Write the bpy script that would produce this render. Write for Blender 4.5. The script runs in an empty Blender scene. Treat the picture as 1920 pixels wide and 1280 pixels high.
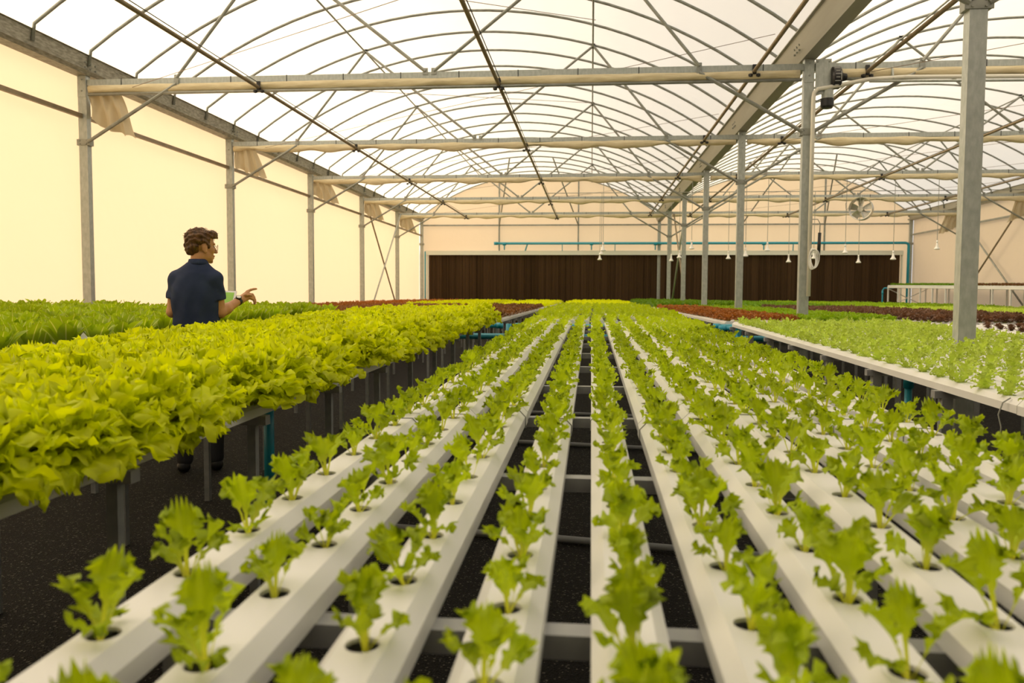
import bpy, math, random
import numpy as np
from mathutils import Vector, Matrix

SC = bpy.context.scene
COL = SC.collection
PI = math.pi
rnd = random.Random(7)

# ------------------------------------------------------------------ camera
F_PX, YAW, PITCH, ROLL = 1511.75, 0.0972, 0.0577, -0.0048
CAMZ = 1.30
cd = bpy.data.cameras.new('camera')
cam = bpy.data.objects.new('camera', cd)
COL.objects.link(cam)
cd.sensor_width = 36.0
cd.lens = F_PX / 1920 * 36.0
cd.clip_start = 0.05
cd.clip_end = 300
cam.matrix_world = (Matrix.Translation((0, 0, CAMZ)) @ Matrix.Rotation(YAW, 4, 'Z')
                    @ Matrix.Rotation(PI / 2 - PITCH, 4, 'X') @ Matrix.Rotation(-ROLL, 4, 'Z'))
cd.dof.use_dof = True
cd.dof.focus_distance = 5.0
cd.dof.aperture_fstop = 4.0
SC.camera = cam

# ------------------------------------------------------------------ sky, sun, exposure
SUN_AZ, SUN_EL = math.radians(-78), math.radians(24)      # azimuth from +Y, negative = left
SUN_DIR = Vector((math.sin(SUN_AZ) * math.cos(SUN_EL), math.cos(SUN_AZ) * math.cos(SUN_EL), math.sin(SUN_EL)))
world = bpy.data.worlds.new('hazy_evening_sky')
SC.world = world
world.use_nodes = True
wt = world.node_tree
wt.nodes.clear()
w_out = wt.nodes.new('ShaderNodeOutputWorld')
w_bg = wt.nodes.new('ShaderNodeBackground')
w_tc = wt.nodes.new('ShaderNodeTexCoord')
w_nrm = wt.nodes.new('ShaderNodeVectorMath'); w_nrm.operation = 'NORMALIZE'
w_dot = wt.nodes.new('ShaderNodeVectorMath'); w_dot.operation = 'DOT_PRODUCT'
w_dot.inputs[1].default_value = SUN_DIR
w_ramp = wt.nodes.new('ShaderNodeValToRGB')
w_map = wt.nodes.new('ShaderNodeMapRange')
w_map.inputs['From Min'].default_value = -1
w_map.inputs['From Max'].default_value = 1
els = w_ramp.color_ramp.elements
els[0].position = 0.0; els[0].color = (0.40, 0.43, 0.48, 1)
els[1].position = 1.0; els[1].color = (3.2, 2.7, 2.0, 1)
e = els.new(0.45); e.color = (0.50, 0.51, 0.53, 1)
e = els.new(0.72); e.color = (0.78, 0.74, 0.68, 1)
e = els.new(0.88); e.color = (1.55, 1.36, 1.08, 1)
wt.links.new(w_tc.outputs['Generated'], w_nrm.inputs[0])
wt.links.new(w_nrm.outputs[0], w_dot.inputs[0])
wt.links.new(w_dot.outputs['Value'], w_map.inputs['Value'])
wt.links.new(w_map.outputs[0], w_ramp.inputs[0])
wt.links.new(w_ramp.outputs[0], w_bg.inputs['Color'])
w_bg.inputs['Strength'].default_value = 1.35
wt.links.new(w_bg.outputs[0], w_out.inputs[0])

sl = bpy.data.lights.new('sun', 'SUN')
sl.energy = 2.5
sl.angle = math.radians(24)
sl.color = (1.0, 0.87, 0.66)
sun = bpy.data.objects.new('sun', sl)
COL.objects.link(sun)
sun.rotation_euler = SUN_DIR.to_track_quat('Z', 'Y').to_euler()

SC.view_settings.view_transform = 'Standard'
SC.view_settings.look = 'None'
SC.view_settings.gamma = 1.0
SC.view_settings.use_curve_mapping = False
SC.view_settings.exposure = 0.44
SC.cycles.max_bounces = 8
SC.cycles.diffuse_bounces = 4
SC.cycles.transmission_bounces = 4
SC.cycles.transparent_max_bounces = 8
SC.cycles.sample_clamp_indirect = 6.0

# ------------------------------------------------------------------ materials
def new_mat(name):
    m = bpy.data.materials.new(name)
    m.use_nodes = True
    nt = m.node_tree
    nt.nodes.clear()
    out = nt.nodes.new('ShaderNodeOutputMaterial')
    return m, nt, out

def N(nt, t, **kw):
    n = nt.nodes.new(t)
    for k, v in kw.items():
        if k in n.inputs.keys() and not hasattr(type(n), k):
            n.inputs[k].default_value = v
        else:
            setattr(n, k, v)
    return n

def simple(name, col, rough=0.5, metal=0.0, spec=0.5, noise=None, bump=0.0, col2=None, nscale=20.0, stretch=(1, 1, 1), coord='Object'):
    m, nt, out = new_mat(name)
    b = nt.nodes.new('ShaderNodeBsdfPrincipled')
    b.inputs['Base Color'].default_value = (*col, 1)
    b.inputs['Roughness'].default_value = rough
    b.inputs['Metallic'].default_value = metal
    b.inputs['Specular IOR Level'].default_value = spec
    nt.links.new(b.outputs[0], out.inputs[0])
    if col2 is not None or bump > 0:
        tc = nt.nodes.new('ShaderNodeTexCoord')
        mp = nt.nodes.new('ShaderNodeMapping')
        mp.inputs['Scale'].default_value = stretch
        nz = nt.nodes.new('ShaderNodeTexNoise')
        nz.inputs['Scale'].default_value = nscale
        nz.inputs['Detail'].default_value = 4
        nt.links.new(tc.outputs[coord], mp.inputs[0])
        nt.links.new(mp.outputs[0], nz.inputs['Vector'])
        if col2 is not None:
            r = nt.nodes.new('ShaderNodeValToRGB')
            r.color_ramp.elements[0].position = 0.35
            r.color_ramp.elements[0].color = (*col, 1)
            r.color_ramp.elements[1].position = 0.68
            r.color_ramp.elements[1].color = (*col2, 1)
            nt.links.new(nz.outputs['Fac'], r.inputs[0])
            nt.links.new(r.outputs[0], b.inputs['Base Color'])
        if bump > 0:
            bp = nt.nodes.new('ShaderNodeBump')
            bp.inputs['Strength'].default_value = bump
            bp.inputs['Distance'].default_value = 0.01
            nt.links.new(nz.outputs['Fac'], bp.inputs['Height'])
            nt.links.new(bp.outputs[0], b.inputs['Normal'])
    return m

def film_mat(name, tint, trans=0.60, clear=0.12, wrinkle=0.15):
    """milky greenhouse polythene: scatters light through, a little passes straight."""
    m, nt, out = new_mat(name)
    d = nt.nodes.new('ShaderNodeBsdfDiffuse'); d.inputs['Color'].default_value = (*[c * 0.85 for c in tint], 1)
    t = nt.nodes.new('ShaderNodeBsdfTranslucent'); t.inputs['Color'].default_value = (*tint, 1)
    c = nt.nodes.new('ShaderNodeBsdfTransparent'); c.inputs['Color'].default_value = (*tint, 1)
    m1 = nt.nodes.new('ShaderNodeMixShader'); m1.inputs[0].default_value = trans
    m2 = nt.nodes.new('ShaderNodeMixShader'); m2.inputs[0].default_value = clear
    nt.links.new(d.outputs[0], m1.inputs[1]); nt.links.new(t.outputs[0], m1.inputs[2])
    nt.links.new(m1.outputs[0], m2.inputs[1]); nt.links.new(c.outputs[0], m2.inputs[2])
    tc = nt.nodes.new('ShaderNodeTexCoord')
    nz = nt.nodes.new('ShaderNodeTexNoise'); nz.inputs['Scale'].default_value = 0.9; nz.inputs['Detail'].default_value = 3
    bp = nt.nodes.new('ShaderNodeBump'); bp.inputs['Strength'].default_value = wrinkle; bp.inputs['Distance'].default_value = 0.3
    nt.links.new(tc.outputs['Object'], nz.inputs['Vector'])
    nt.links.new(nz.outputs['Fac'], bp.inputs['Height'])
    nt.links.new(bp.outputs[0], d.inputs['Normal']); nt.links.new(bp.outputs[0], t.inputs['Normal'])
    nt.links.new(m2.outputs[0], out.inputs[0])
    return m

def leaf_mat(name, blade, stem, glow, trans=0.42, var=0.12, stem_end=0.35, rib=None):
    """uv.x runs across the leaf, uv.y from base to tip; stem and midrib are paler."""
    m, nt, out = new_mat(name)
    uv = nt.nodes.new('ShaderNodeUVMap'); uv.uv_map = 'UVMap'
    sep = nt.nodes.new('ShaderNodeSeparateXYZ')
    nt.links.new(uv.outputs[0], sep.inputs[0])
    mr = nt.nodes.new('ShaderNodeMapRange')
    mr.inputs['From Min'].default_value = stem_end * 0.35
    mr.inputs['From Max'].default_value = stem_end * 1.5
    nt.links.new(sep.outputs['Y'], mr.inputs['Value'])
    fac = mr.outputs[0]
    if rib:
        ab = N(nt, 'ShaderNodeMath', operation='SUBTRACT'); ab.inputs[1].default_value = 0.5
        nt.links.new(sep.outputs['X'], ab.inputs[0])
        a2 = N(nt, 'ShaderNodeMath', operation='ABSOLUTE'); nt.links.new(ab.outputs[0], a2.inputs[0])
        m3 = nt.nodes.new('ShaderNodeMapRange')
        m3.inputs['From Min'].default_value = rib * 0.5; m3.inputs['From Max'].default_value = rib * 1.3
        nt.links.new(a2.outputs[0], m3.inputs['Value'])
        mn = N(nt, 'ShaderNodeMath', operation='MINIMUM')
        nt.links.new(m3.outputs[0], mn.inputs[0]); nt.links.new(fac, mn.inputs[1])
        fac = mn.outputs[0]
    mix = nt.nodes.new('ShaderNodeMix'); mix.data_type = 'RGBA'
    mix.inputs['A'].default_value = (*stem, 1); mix.inputs['B'].default_value = (*blade, 1)
    nt.links.new(fac, mix.inputs['Factor'])
    geo = nt.nodes.new('ShaderNodeNewGeometry')
    nz = nt.nodes.new('ShaderNodeTexNoise'); nz.inputs['Scale'].default_value = 11; nz.inputs['Detail'].default_value = 3
    nt.links.new(geo.outputs['Position'], nz.inputs['Vector'])
    oi = nt.nodes.new('ShaderNodeObjectInfo')
    ad = N(nt, 'ShaderNodeMath', operation='ADD')
    nt.links.new(nz.outputs['Fac'], ad.inputs[0]); nt.links.new(oi.outputs['Random'], ad.inputs[1])
    mv = nt.nodes.new('ShaderNodeMapRange')
    mv.inputs['From Min'].default_value = 0.4; mv.inputs['From Max'].default_value = 1.6
    mv.inputs['To Min'].default_value = 1 - var * 1.6; mv.inputs['To Max'].default_value = 1 + var * 1.4
    nt.links.new(ad.outputs[0], mv.inputs['Value'])
    hs = nt.nodes.new('ShaderNodeHueSaturation')
    nt.links.new(mv.outputs[0], hs.inputs['Value'])
    nt.links.new(mix.outputs['Result'], hs.inputs['Color'])
    b = nt.nodes.new('ShaderNodeBsdfPrincipled')
    b.inputs['Roughness'].default_value = 0.42
    b.inputs['Specular IOR Level'].default_value = 0.35
    nt.links.new(hs.outputs[0], b.inputs['Base Color'])
    t = nt.nodes.new('ShaderNodeBsdfTranslucent')
    mg = nt.nodes.new('ShaderNodeMix'); mg.data_type = 'RGBA'; mg.blend_type = 'MULTIPLY'
    mg.inputs['Factor'].default_value = 1.0
    mg.inputs['B'].default_value = (*glow, 1)
    nt.links.new(hs.outputs[0], mg.inputs['A'])
    nt.links.new(mg.outputs['Result'], t.inputs['Color'])
    ms = nt.nodes.new('ShaderNodeMixShader'); ms.inputs[0].default_value = trans
    nt.links.new(b.outputs[0], ms.inputs[1]); nt.links.new(t.outputs[0], ms.inputs[2])
    nt.links.new(ms.outputs[0], out.inputs[0])
    return m

M = {}
M['roof_film'] = film_mat('roof_film', (0.95, 0.895, 0.81), 0.60, 0.20)
M['wall_film'] = film_mat('wall_film', (0.90, 0.745, 0.545), 0.32, 0.04)
M['galv'] = simple('galvanised_steel', (0.36, 0.39, 0.37), 0.42, 0.3, col2=(0.46, 0.49, 0.47), nscale=30, stretch=(1, 1, 0.45))
M['galv_dark'] = simple('weathered_gutter_steel', (0.20, 0.19, 0.15), 0.55, 0.2, col2=(0.38, 0.36, 0.30), nscale=40, stretch=(1, 0.25, 1))
M['gutter_steel'] = simple('smooth_gutter_steel', (0.30, 0.29, 0.24), 0.5, 0.2, col2=(0.36, 0.35, 0.30), nscale=6, stretch=(1, 0.1, 1))
M['tube'] = simple('steel_tube', (0.24, 0.25, 0.22), 0.45, 0.3, col2=(0.33, 0.34, 0.31), nscale=9)
M['brown_tube'] = simple('brown_steel_tube', (0.19, 0.145, 0.085), 0.5, 0.2, col2=(0.26, 0.20, 0.12), nscale=5)
M['wire'] = simple('thin_wire', (0.30, 0.22, 0.16), 0.6)
M['curtain'] = simple('cream_shade_cloth', (0.60, 0.51, 0.32), 0.85, col2=(0.70, 0.62, 0.42), nscale=6, stretch=(1, 6, 6), bump=0.4)
M['channel'] = simple('white_channel_plastic', (0.72, 0.725, 0.71), 0.38, spec=0.35, col2=(0.68, 0.685, 0.67), nscale=5, stretch=(1, 0.2, 1))
M['bar'] = simple('grey_bar_steel', (0.30, 0.305, 0.31), 0.4, 0.2, col2=(0.36, 0.365, 0.37), nscale=15)
M['leg'] = simple('grey_leg_steel', (0.22, 0.235, 0.235), 0.5, 0.2, col2=(0.29, 0.30, 0.30), nscale=20)
M['blue'] = simple('blue_pvc', (0.015, 0.30, 0.42), 0.35)
M['pad_white'] = simple('white_pad_gutter', (0.72, 0.74, 0.66), 0.5)
M['dark'] = simple('black_plastic', (0.012, 0.012, 0.013), 0.45)
M['white'] = simple('white_enamel', (0.85, 0.85, 0.82), 0.3)
M['grey_pipe'] = simple('grey_pvc', (0.20, 0.21, 0.22), 0.45)
M['conduit'] = simple('white_conduit', (0.72, 0.70, 0.62), 0.4)
M['alu'] = simple('fan_metal', (0.55, 0.53, 0.47), 0.35, 0.6)
M['dimming_wall'] = simple('dimming_wall_brown', (0.09, 0.075, 0.06), 0.8)  # dark tone of the unseen end wall, keeps light off the near tables
M['soil'] = simple('bounce_soil', (0.36, 0.28, 0.19), 0.9, col2=(0.42, 0.33, 0.23), nscale=0.4)  # tan tone of the added outdoor ground, warms the bounced light
M['printing'] = simple('white_printing', (0.6, 0.6, 0.6), 0.5)

def ground_mat():
    m, nt, out = new_mat('charred_rice_husk')
    tc = nt.nodes.new('ShaderNodeTexCoord')
    v = nt.nodes.new('ShaderNodeTexVoronoi'); v.inputs['Scale'].default_value = 140
    n = nt.nodes.new('ShaderNodeTexNoise'); n.inputs['Scale'].default_value = 3.5; n.inputs['Detail'].default_value = 6
    nt.links.new(tc.outputs['Object'], v.inputs['Vector']); nt.links.new(tc.outputs['Object'], n.inputs['Vector'])
    r = nt.nodes.new('ShaderNodeValToRGB')
    r.color_ramp.elements[0].position = 0.0; r.color_ramp.elements[0].color = (0.004, 0.0035, 0.0035, 1)
    r.color_ramp.elements[1].position = 0.93; r.color_ramp.elements[1].color = (0.010, 0.0085, 0.0075, 1)
    e = r.color_ramp.elements.new(0.975); e.color = (0.15, 0.135, 0.11, 1)  # pale specks put the ground's sparkle into its colour
    sp = nt.nodes.new('ShaderNodeSeparateColor')
    nt.links.new(v.outputs['Color'], sp.inputs[0])
    nt.links.new(sp.outputs[0], r.inputs[0])
    b = nt.nodes.new('ShaderNodeBsdfPrincipled'); b.inputs['Roughness'].default_value = 0.75
    b.inputs['Specular IOR Level'].default_value = 0.25
    nt.links.new(r.outputs[0], b.inputs['Base Color'])
    ad = N(nt, 'ShaderNodeMath', operation='ADD')
    nt.links.new(v.outputs['Distance'], ad.inputs[0]); nt.links.new(n.outputs['Fac'], ad.inputs[1])
    bp = nt.nodes.new('ShaderNodeBump'); bp.inputs['Strength'].default_value = 0.9; bp.inputs['Distance'].default_value = 0.02
    nt.links.new(ad.outputs[0], bp.inputs['Height']); nt.links.new(bp.outputs[0], b.inputs['Normal'])
    nt.links.new(b.outputs[0], out.inputs[0])
    return m
M['ground'] = ground_mat()

def pad_mat():
    m, nt, out = new_mat('brown_cooling_pad')
    tc = nt.nodes.new('ShaderNodeTexCoord')
    mp = nt.nodes.new('ShaderNodeMapping'); mp.inputs['Scale'].default_value = (14, 1, 0.05)
    geo = nt.nodes.new('ShaderNodeNewGeometry')
    n = nt.nodes.new('ShaderNodeTexNoise'); n.inputs['Scale'].default_value = 1.0; n.inputs['Detail'].default_value = 5
    nt.links.new(geo.outputs['Position'], mp.inputs[0]); nt.links.new(mp.outputs[0], n.inputs['Vector'])
    oi = nt.nodes.new('ShaderNodeObjectInfo')
    ad = N(nt, 'ShaderNodeMath', operation='MULTIPLY_ADD'); ad.inputs[1].default_value = 0.28
    nt.links.new(oi.outputs['Random'], ad.inputs[0]); nt.links.new(n.outputs['Fac'], ad.inputs[2])
    r = nt.nodes.new('ShaderNodeValToRGB')
    r.color_ramp.elements[0].position = 0.30; r.color_ramp.elements[0].color = (0.026, 0.015, 0.006, 1)
    r.color_ramp.elements[1].position = 1.10; r.color_ramp.elements[1].color = (0.088, 0.052, 0.026, 1)
    r.color_ramp.elements[1].position = 1.0
    nt.links.new(ad.outputs[0], r.inputs[0])
    b = nt.nodes.new('ShaderNodeBsdfPrincipled'); b.inputs['Roughness'].default_value = 0.9
    b.inputs['Specular IOR Level'].default_value = 0.1
    nt.links.new(r.outputs[0], b.inputs['Base Color'])
    nt.links.new(b.outputs[0], out.inputs[0])
    return m
M['pad'] = pad_mat()

M['frisee'] = leaf_mat('frisee_leaf', (0.42, 0.54, 0.009), (0.72, 0.75, 0.12), (1.25, 1.2, 0.45), 0.48, 0.12, 0.38)
M['oak'] = leaf_mat('oak_lettuce_leaf', (0.78, 0.845, 0.005), (0.80, 0.84, 0.05), (1.12, 1.12, 0.4), 0.53, 0.08, 0.2)
M['cos'] = leaf_mat('cos_lettuce_leaf', (0.36, 0.49, 0.014), (0.72, 0.74, 0.24), (1.2, 1.2, 0.5), 0.45, 0.14, 0.12, rib=0.045)
M['young'] = leaf_mat('young_lettuce_leaf', (0.54, 0.68, 0.11), (0.64, 0.72, 0.26), (1.1, 1.1, 0.6), 0.42, 0.10, 0.25)
M['green'] = leaf_mat('green_lettuce_leaf', (0.34, 0.52, 0.022), (0.5, 0.62, 0.12), (1.1, 1.1, 0.5), 0.40, 0.10, 0.25)
M['deepgreen'] = leaf_mat('deep_green_lettuce_leaf', (0.20, 0.37, 0.022), (0.4, 0.55, 0.12), (1.1, 1.1, 0.5), 0.40, 0.10, 0.2)
M['red'] = leaf_mat('red_lettuce_leaf', (0.42, 0.175, 0.040), (0.36, 0.32, 0.06), (1.2, 0.9, 0.5), 0.35, 0.2, 0.2)
M['brown'] = leaf_mat('brown_lettuce_leaf', (0.27, 0.14, 0.055), (0.36, 0.38, 0.06), (1.2, 0.9, 0.5), 0.33, 0.22, 0.25)
M['purple'] = leaf_mat('purple_lettuce_leaf', (0.20, 0.115, 0.072), (0.34, 0.40, 0.10), (1.2, 0.9, 0.6), 0.30, 0.22, 0.2)

# ------------------------------------------------------------------ object helpers
def mesh_np(name, verts, faces, mat, uv=None, smooth=False):
    """verts (n,3); faces list of tuples or (m,4)/(m,3) array; uv per vertex (n,2)."""
    me = bpy.data.meshes.new(name)
    verts = np.asarray(verts, dtype=np.float32)
    if isinstance(faces, np.ndarray):
        k = faces.shape[1]
        nf = len(faces)
        loops = faces.astype(np.int32).ravel()
        starts = np.arange(0, nf * k, k, dtype=np.int32)
    else:
        loops = np.fromiter((i for f in faces for i in f), dtype=np.int32)
        ln = np.fromiter((len(f) for f in faces), dtype=np.int32)
        starts = np.concatenate(([0], np.cumsum(ln)[:-1])).astype(np.int32)
        nf = len(faces)
    me.vertices.add(len(verts)); me.vertices.foreach_set('co', verts.ravel())
    me.loops.add(len(loops)); me.loops.foreach_set('vertex_index', loops)
    me.polygons.add(nf); me.polygons.foreach_set('loop_start', starts)
    if uv is not None:
        ul = me.uv_layers.new(name='UVMap')
        ul.data.foreach_set('uv', np.asarray(uv, dtype=np.float32)[loops].ravel())
    me.update(calc_edges=True)
    me.validate()
    me.polygons.foreach_set('use_smooth', np.full(len(me.polygons), bool(smooth)))
    me.materials.append(mat)
    return me

class MB:
    """collects boxes, tubes and prisms into one mesh."""
    def __init__(s): s.v = []; s.f = []
    def add(s, vs, fs):
        o = len(s.v); s.v += [tuple(x) for x in vs]; s.f += [tuple(i + o for i in f) for f in fs]; return s
    def box(s, c, d):
        x, y, z = c; a, b, h = d[0] / 2, d[1] / 2, d[2] / 2
        vs = [(x + i * a, y + j * b, z + k * h) for k in (-1, 1) for j in (-1, 1) for i in (-1, 1)]
        return s.add(vs, [(0, 2, 3, 1), (4, 5, 7, 6), (0, 1, 5, 4), (2, 6, 7, 3), (0, 4, 6, 2), (1, 3, 7, 5)])
    def tube(s, pts, r, n=8, cap=True, radii=None):
        P = [Vector(p) for p in pts]
        prev = None; rings = []
        for i, p in enumerate(P):
            t = (P[min(i + 1, len(P) - 1)] - P[max(i - 1, 0)]).normalized()
            if prev is None:
                ref = Vector((0, 0, 1)) if abs(t.z) < 0.9 else Vector((1, 0, 0))
                u = t.cross(ref).normalized()
            else:
                u = (prev - t * prev.dot(t)).normalized()
            prev = u; w = t.cross(u)
            rr = radii[i] if radii else r
            rings.append([p + (u * math.cos(2 * PI * k / n) + w * math.sin(2 * PI * k / n)) * rr for k in range(n)])
        vs = [v for ring in rings for v in ring]; fs = []
        for i in range(len(P) - 1):
            for k in range(n):
                fs.append((i * n + k, i * n + (k + 1) % n, (i + 1) * n + (k + 1) % n, (i + 1) * n + k))
        if cap:
            fs.append(tuple(range(n - 1, -1, -1))); fs.append(tuple((len(P) - 1) * n + k for k in range(n)))
        return s.add(vs, fs)
    def bar(s, p, q, w, h=None, up=(0, 0, 1)):
        """rectangular bar from p to q."""
        h = h or w
        p, q = Vector(p), Vector(q); t = (q - p).normalized(); up = Vector(up)
        if abs(t.dot(up)) > 0.95: up = Vector((1, 0, 0))
        u = t.cross(up).normalized() * w / 2; v = u.cross(t).normalized() * h / 2
        vs = [e + u * i + v * j for e in (p, q) for (i, j) in ((-1, -1), (1, -1), (1, 1), (-1, 1))]
        return s.add(vs, [(3, 2, 1, 0), (4, 5, 6, 7), (0, 1, 5, 4), (1, 2, 6, 5), (2, 3, 7, 6), (3, 0, 4, 7)])
    def extrude_y(s, prof, y0, y1):
        n = len(prof)
        vs = [(x, y0, z) for x, z in prof] + [(x, y1, z) for x, z in prof]
        fs = [(k, (k + 1) % n, n + (k + 1) % n, n + k) for k in range(n)]
        fs += [tuple(range(n - 1, -1, -1)), tuple(range(n, 2 * n))]
        return s.add(vs, fs)
    def lathe(s, prof, c=(0, 0, 0), n=16):
        vs = [(c[0] + r * math.cos(2 * PI * k / n), c[1] + r * math.sin(2 * PI * k / n), c[2] + z) for r, z in prof for k in range(n)]
        fs = [(i * n + k, i * n + (k + 1) % n, (i + 1) * n + (k + 1) % n, (i + 1) * n + k) for i in range(len(prof) - 1) for k in range(n)]
        fs += [tuple(range(n - 1, -1, -1)), tuple((len(prof) - 1) * n + k for k in range(n))]
        return s.add(vs, fs)
    def mesh(s, name, mat, smooth=False): return mesh_np(name, s.v, s.f, mat, None, smooth)

def link(name, me, parent=None, loc=None, rot=None, scale=None):
    o = bpy.data.objects.new(name, me)
    COL.objects.link(o)
    if parent is not None: o.parent = parent
    if loc is not None: o.location = loc
    if rot is not None: o.rotation_euler = rot
    if scale is not None: o.scale = (scale,) * 3 if not hasattr(scale, '__len__') else scale
    return o

def tag(o, label, cat, group=None, kind=None):
    o['label'] = label
    o['category'] = cat
    if group: o['group'] = group
    if kind: o['kind'] = kind
    return o

def struct(o, label=None):
    o['kind'] = 'structure'
    if label: o['label'] = label
    return o

def thing(name, label, cat, loc=(0, 0, 0), rot=(0, 0, 0), group=None):
    o = link(name, None, None, loc, rot)
    o.empty_display_size = 0.1
    return tag(o, label, cat, group)

ORD = ['zeroth', 'first', 'second', 'third', 'fourth', 'fifth', 'sixth', 'seventh', 'eighth', 'ninth', 'tenth', 'eleventh', 'twelfth',
       'thirteenth', 'fourteenth', 'fifteenth', 'sixteenth', 'seventeenth', 'eighteenth', 'nineteenth']
TENS = {2: 'twenty', 3: 'thirty', 4: 'forty', 5: 'fifty', 6: 'sixty'}
TENTH = {2: 'twentieth', 3: 'thirtieth', 4: 'fortieth', 5: 'fiftieth', 6: 'sixtieth'}
def ordw(n):
    if n < 20: return ORD[n]
    return TENTH[n // 10] if n % 10 == 0 else TENS[n // 10] + '-' + ORD[n % 10]

# ------------------------------------------------------------------ greenhouse dimensions
XL, BAY, Y0, DK, YB, YF = -7.42, 10.29, 11.33, 4.8, 35.1, -2.6
XM, XR = XL + BAY, XL + 2 * BAY
ZB = 4.36                # centre of the tie beams
ZG0, ZG1 = 4.46, 4.76    # gutter
AR, ATOP = 8.4, 6.49     # arch radius and crest height
def arch_z(dx, r=AR, top=ATOP): return top - r + math.sqrt(max(r * r - dx * dx, 0))

# ground, walls, roof ------------------------------------------------------
def grid_plane(x0, x1, y0, y1, n=2):
    vs = [(x0 + (x1 - x0) * i / n, y0 + (y1 - y0) * j / n, 0) for j in range(n + 1) for i in range(n + 1)]
    fs = [(j * (n + 1) + i, j * (n + 1) + i + 1, (j + 1) * (n + 1) + i + 1, (j + 1) * (n + 1) + i) for j in range(n) for i in range(n)]
    return vs, fs
v, f = grid_plane(XL - 0.1, XR + 0.1, YF - 0.1, YB + 0.4, 4)
struct(link('floor', mesh_np('floor', v, f, M['ground'])), 'black charred rice husk ground under the growing tables')

v, f = grid_plane(-70, 80, -70, 110, 1)
o = link('floor', mesh_np('bounce_ground', [(x, y, -0.06) for x, y, z in v], f, M['soil']))  # unseen ground added to warm and lower the light reaching the film walls
struct(o, 'unseen tan soil outside the greenhouse, added to bounce warm light onto the film')

def film_wall(name, label, pts, mat):
    return struct(link(name, mesh_np(name, pts, [tuple(range(len(pts)))], mat)), label)

wl_x, wr_x = XL - 0.12, XR + 0.12
film_wall('wall_left', 'sunlit peach coloured plastic film wall behind the man',
          [(wl_x, YF, 0), (wl_x, YB, 0), (wl_x, YB, 4.8), (wl_x, YF, 4.8)], M['wall_film'])
film_wall('wall_right', 'grey shaded plastic film wall behind the raised rack',
          [(wr_x, YB, 0), (wr_x, YF, 0), (wr_x, YF, 4.8), (wr_x, YB, 4.8)], M['wall_film'])
def gable(name, label, y, z0, mat=None):
    pts = [(wl_x, y, z0), (wr_x, y, z0)]
    for b in (1, 0):
        cx = XL + BAY * (b + 0.5)
        for i in range(25):
            dx = (BAY / 2) * (1 - 2 * i / 24)
            pts.append((cx + dx, y, arch_z(dx) + 0.03))
    film_wall(name, label, pts, mat or M['wall_film'])
gable('wall_back', 'plastic film gable wall above the brown cooling pad', YB + 0.06, 3.0)
film_wall('wall_back', 'narrow film strip left of the cooling pad', [(wl_x, YB + 0.06, 0), (-7.0, YB + 0.06, 0), (-7.0, YB + 0.06, 3.0), (wl_x, YB + 0.06, 3.0)], M['wall_film'])
film_wall('wall_back', 'narrow film strip right of the cooling pad', [(12.7, YB + 0.06, 0), (wr_x, YB + 0.06, 0), (wr_x, YB + 0.06, 3.0), (12.7, YB + 0.06, 3.0)], M['wall_film'])
gable('wall_front', 'unseen end wall behind the viewer, made dark and close to dim the foreground', YF, 0.0, M['dimming_wall'])  # unseen wall, set close and dark to dim the foreground
for b, lab in ((0, 'glowing white plastic film roof arching over the left bay'), (1, 'dimmer plastic film roof arching over the right bay')):
    cx = XL + BAY * (b + 0.5)
    vs, fs = [], []
    nx = 40
    for j, y in enumerate((YF, YB + 0.06)):
        for i in range(nx + 1):
            dx = BAY / 2 * (2 * i / nx - 1)
            vs.append((cx + dx, y, arch_z(dx) + 0.028))
    for i in range(nx): fs.append((i, i + 1, nx + 2 + i, nx + 1 + i))
    struct(link('ceiling', mesh_np('ceiling', vs, fs, M['roof_film'], None, True)), lab)

# posts ---------------------------------------------------------------------
KS = range(-1, 5)
def post_y(k): return Y0 + DK * k
def post_mesh(w, d, h):
    mb = MB()
    mb.box((0, 0, h / 2), (w, d, h))
    return mb
for row, (px, rn) in enumerate(((XL, 'against the left film wall'), (XM, 'in the middle row'), (XR, 'against the right film wall'))):
    for k in list(KS) + [5]:
        y = post_y(k) if k < 5 else YB - 0.05
        w = 0.13
        t = thing('steel_post', f'galvanised square steel post {rn}, {ordw(k + 2)} from the near end', 'post', (px, y, 0), group='greenhouse posts')
        mb = MB().box((0, 0, ZG0 / 2), (w, 0.10, ZG0))
        o = link('shaft', mb.mesh('post_shaft', M['galv']), t)
        mb = MB().box((0, -0.053, ZG0 - 0.16), (w * 0.98, 0.008, 0.30))
        mb.box((0, 0.053, ZG0 - 0.16), (w * 0.98, 0.008, 0.30))
        link('top_plate', mb.mesh('post_plate', M['galv']), t)
        mb = MB().box((0, 0, 3.5), (w + 0.06, 0.115, 0.09))
        for sx in (-1, 1):
            for dz in (-0.025, 0.025):
                mb.tube([(sx * 0.05, -0.056, 3.5 + dz), (sx * 0.05, -0.068, 3.5 + dz)], 0.011, 6)
        link('brace_clamp', mb.mesh('post_clamp', M['tube']), t)
        mb = MB()
        for dz in (-0.06, -0.22):
            mb.tube([(0, -0.056, ZG0 + dz), (0, -0.068, ZG0 + dz)], 0.012, 6)
        link('bolts', mb.mesh('post_bolts', M['tube']), t)

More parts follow.
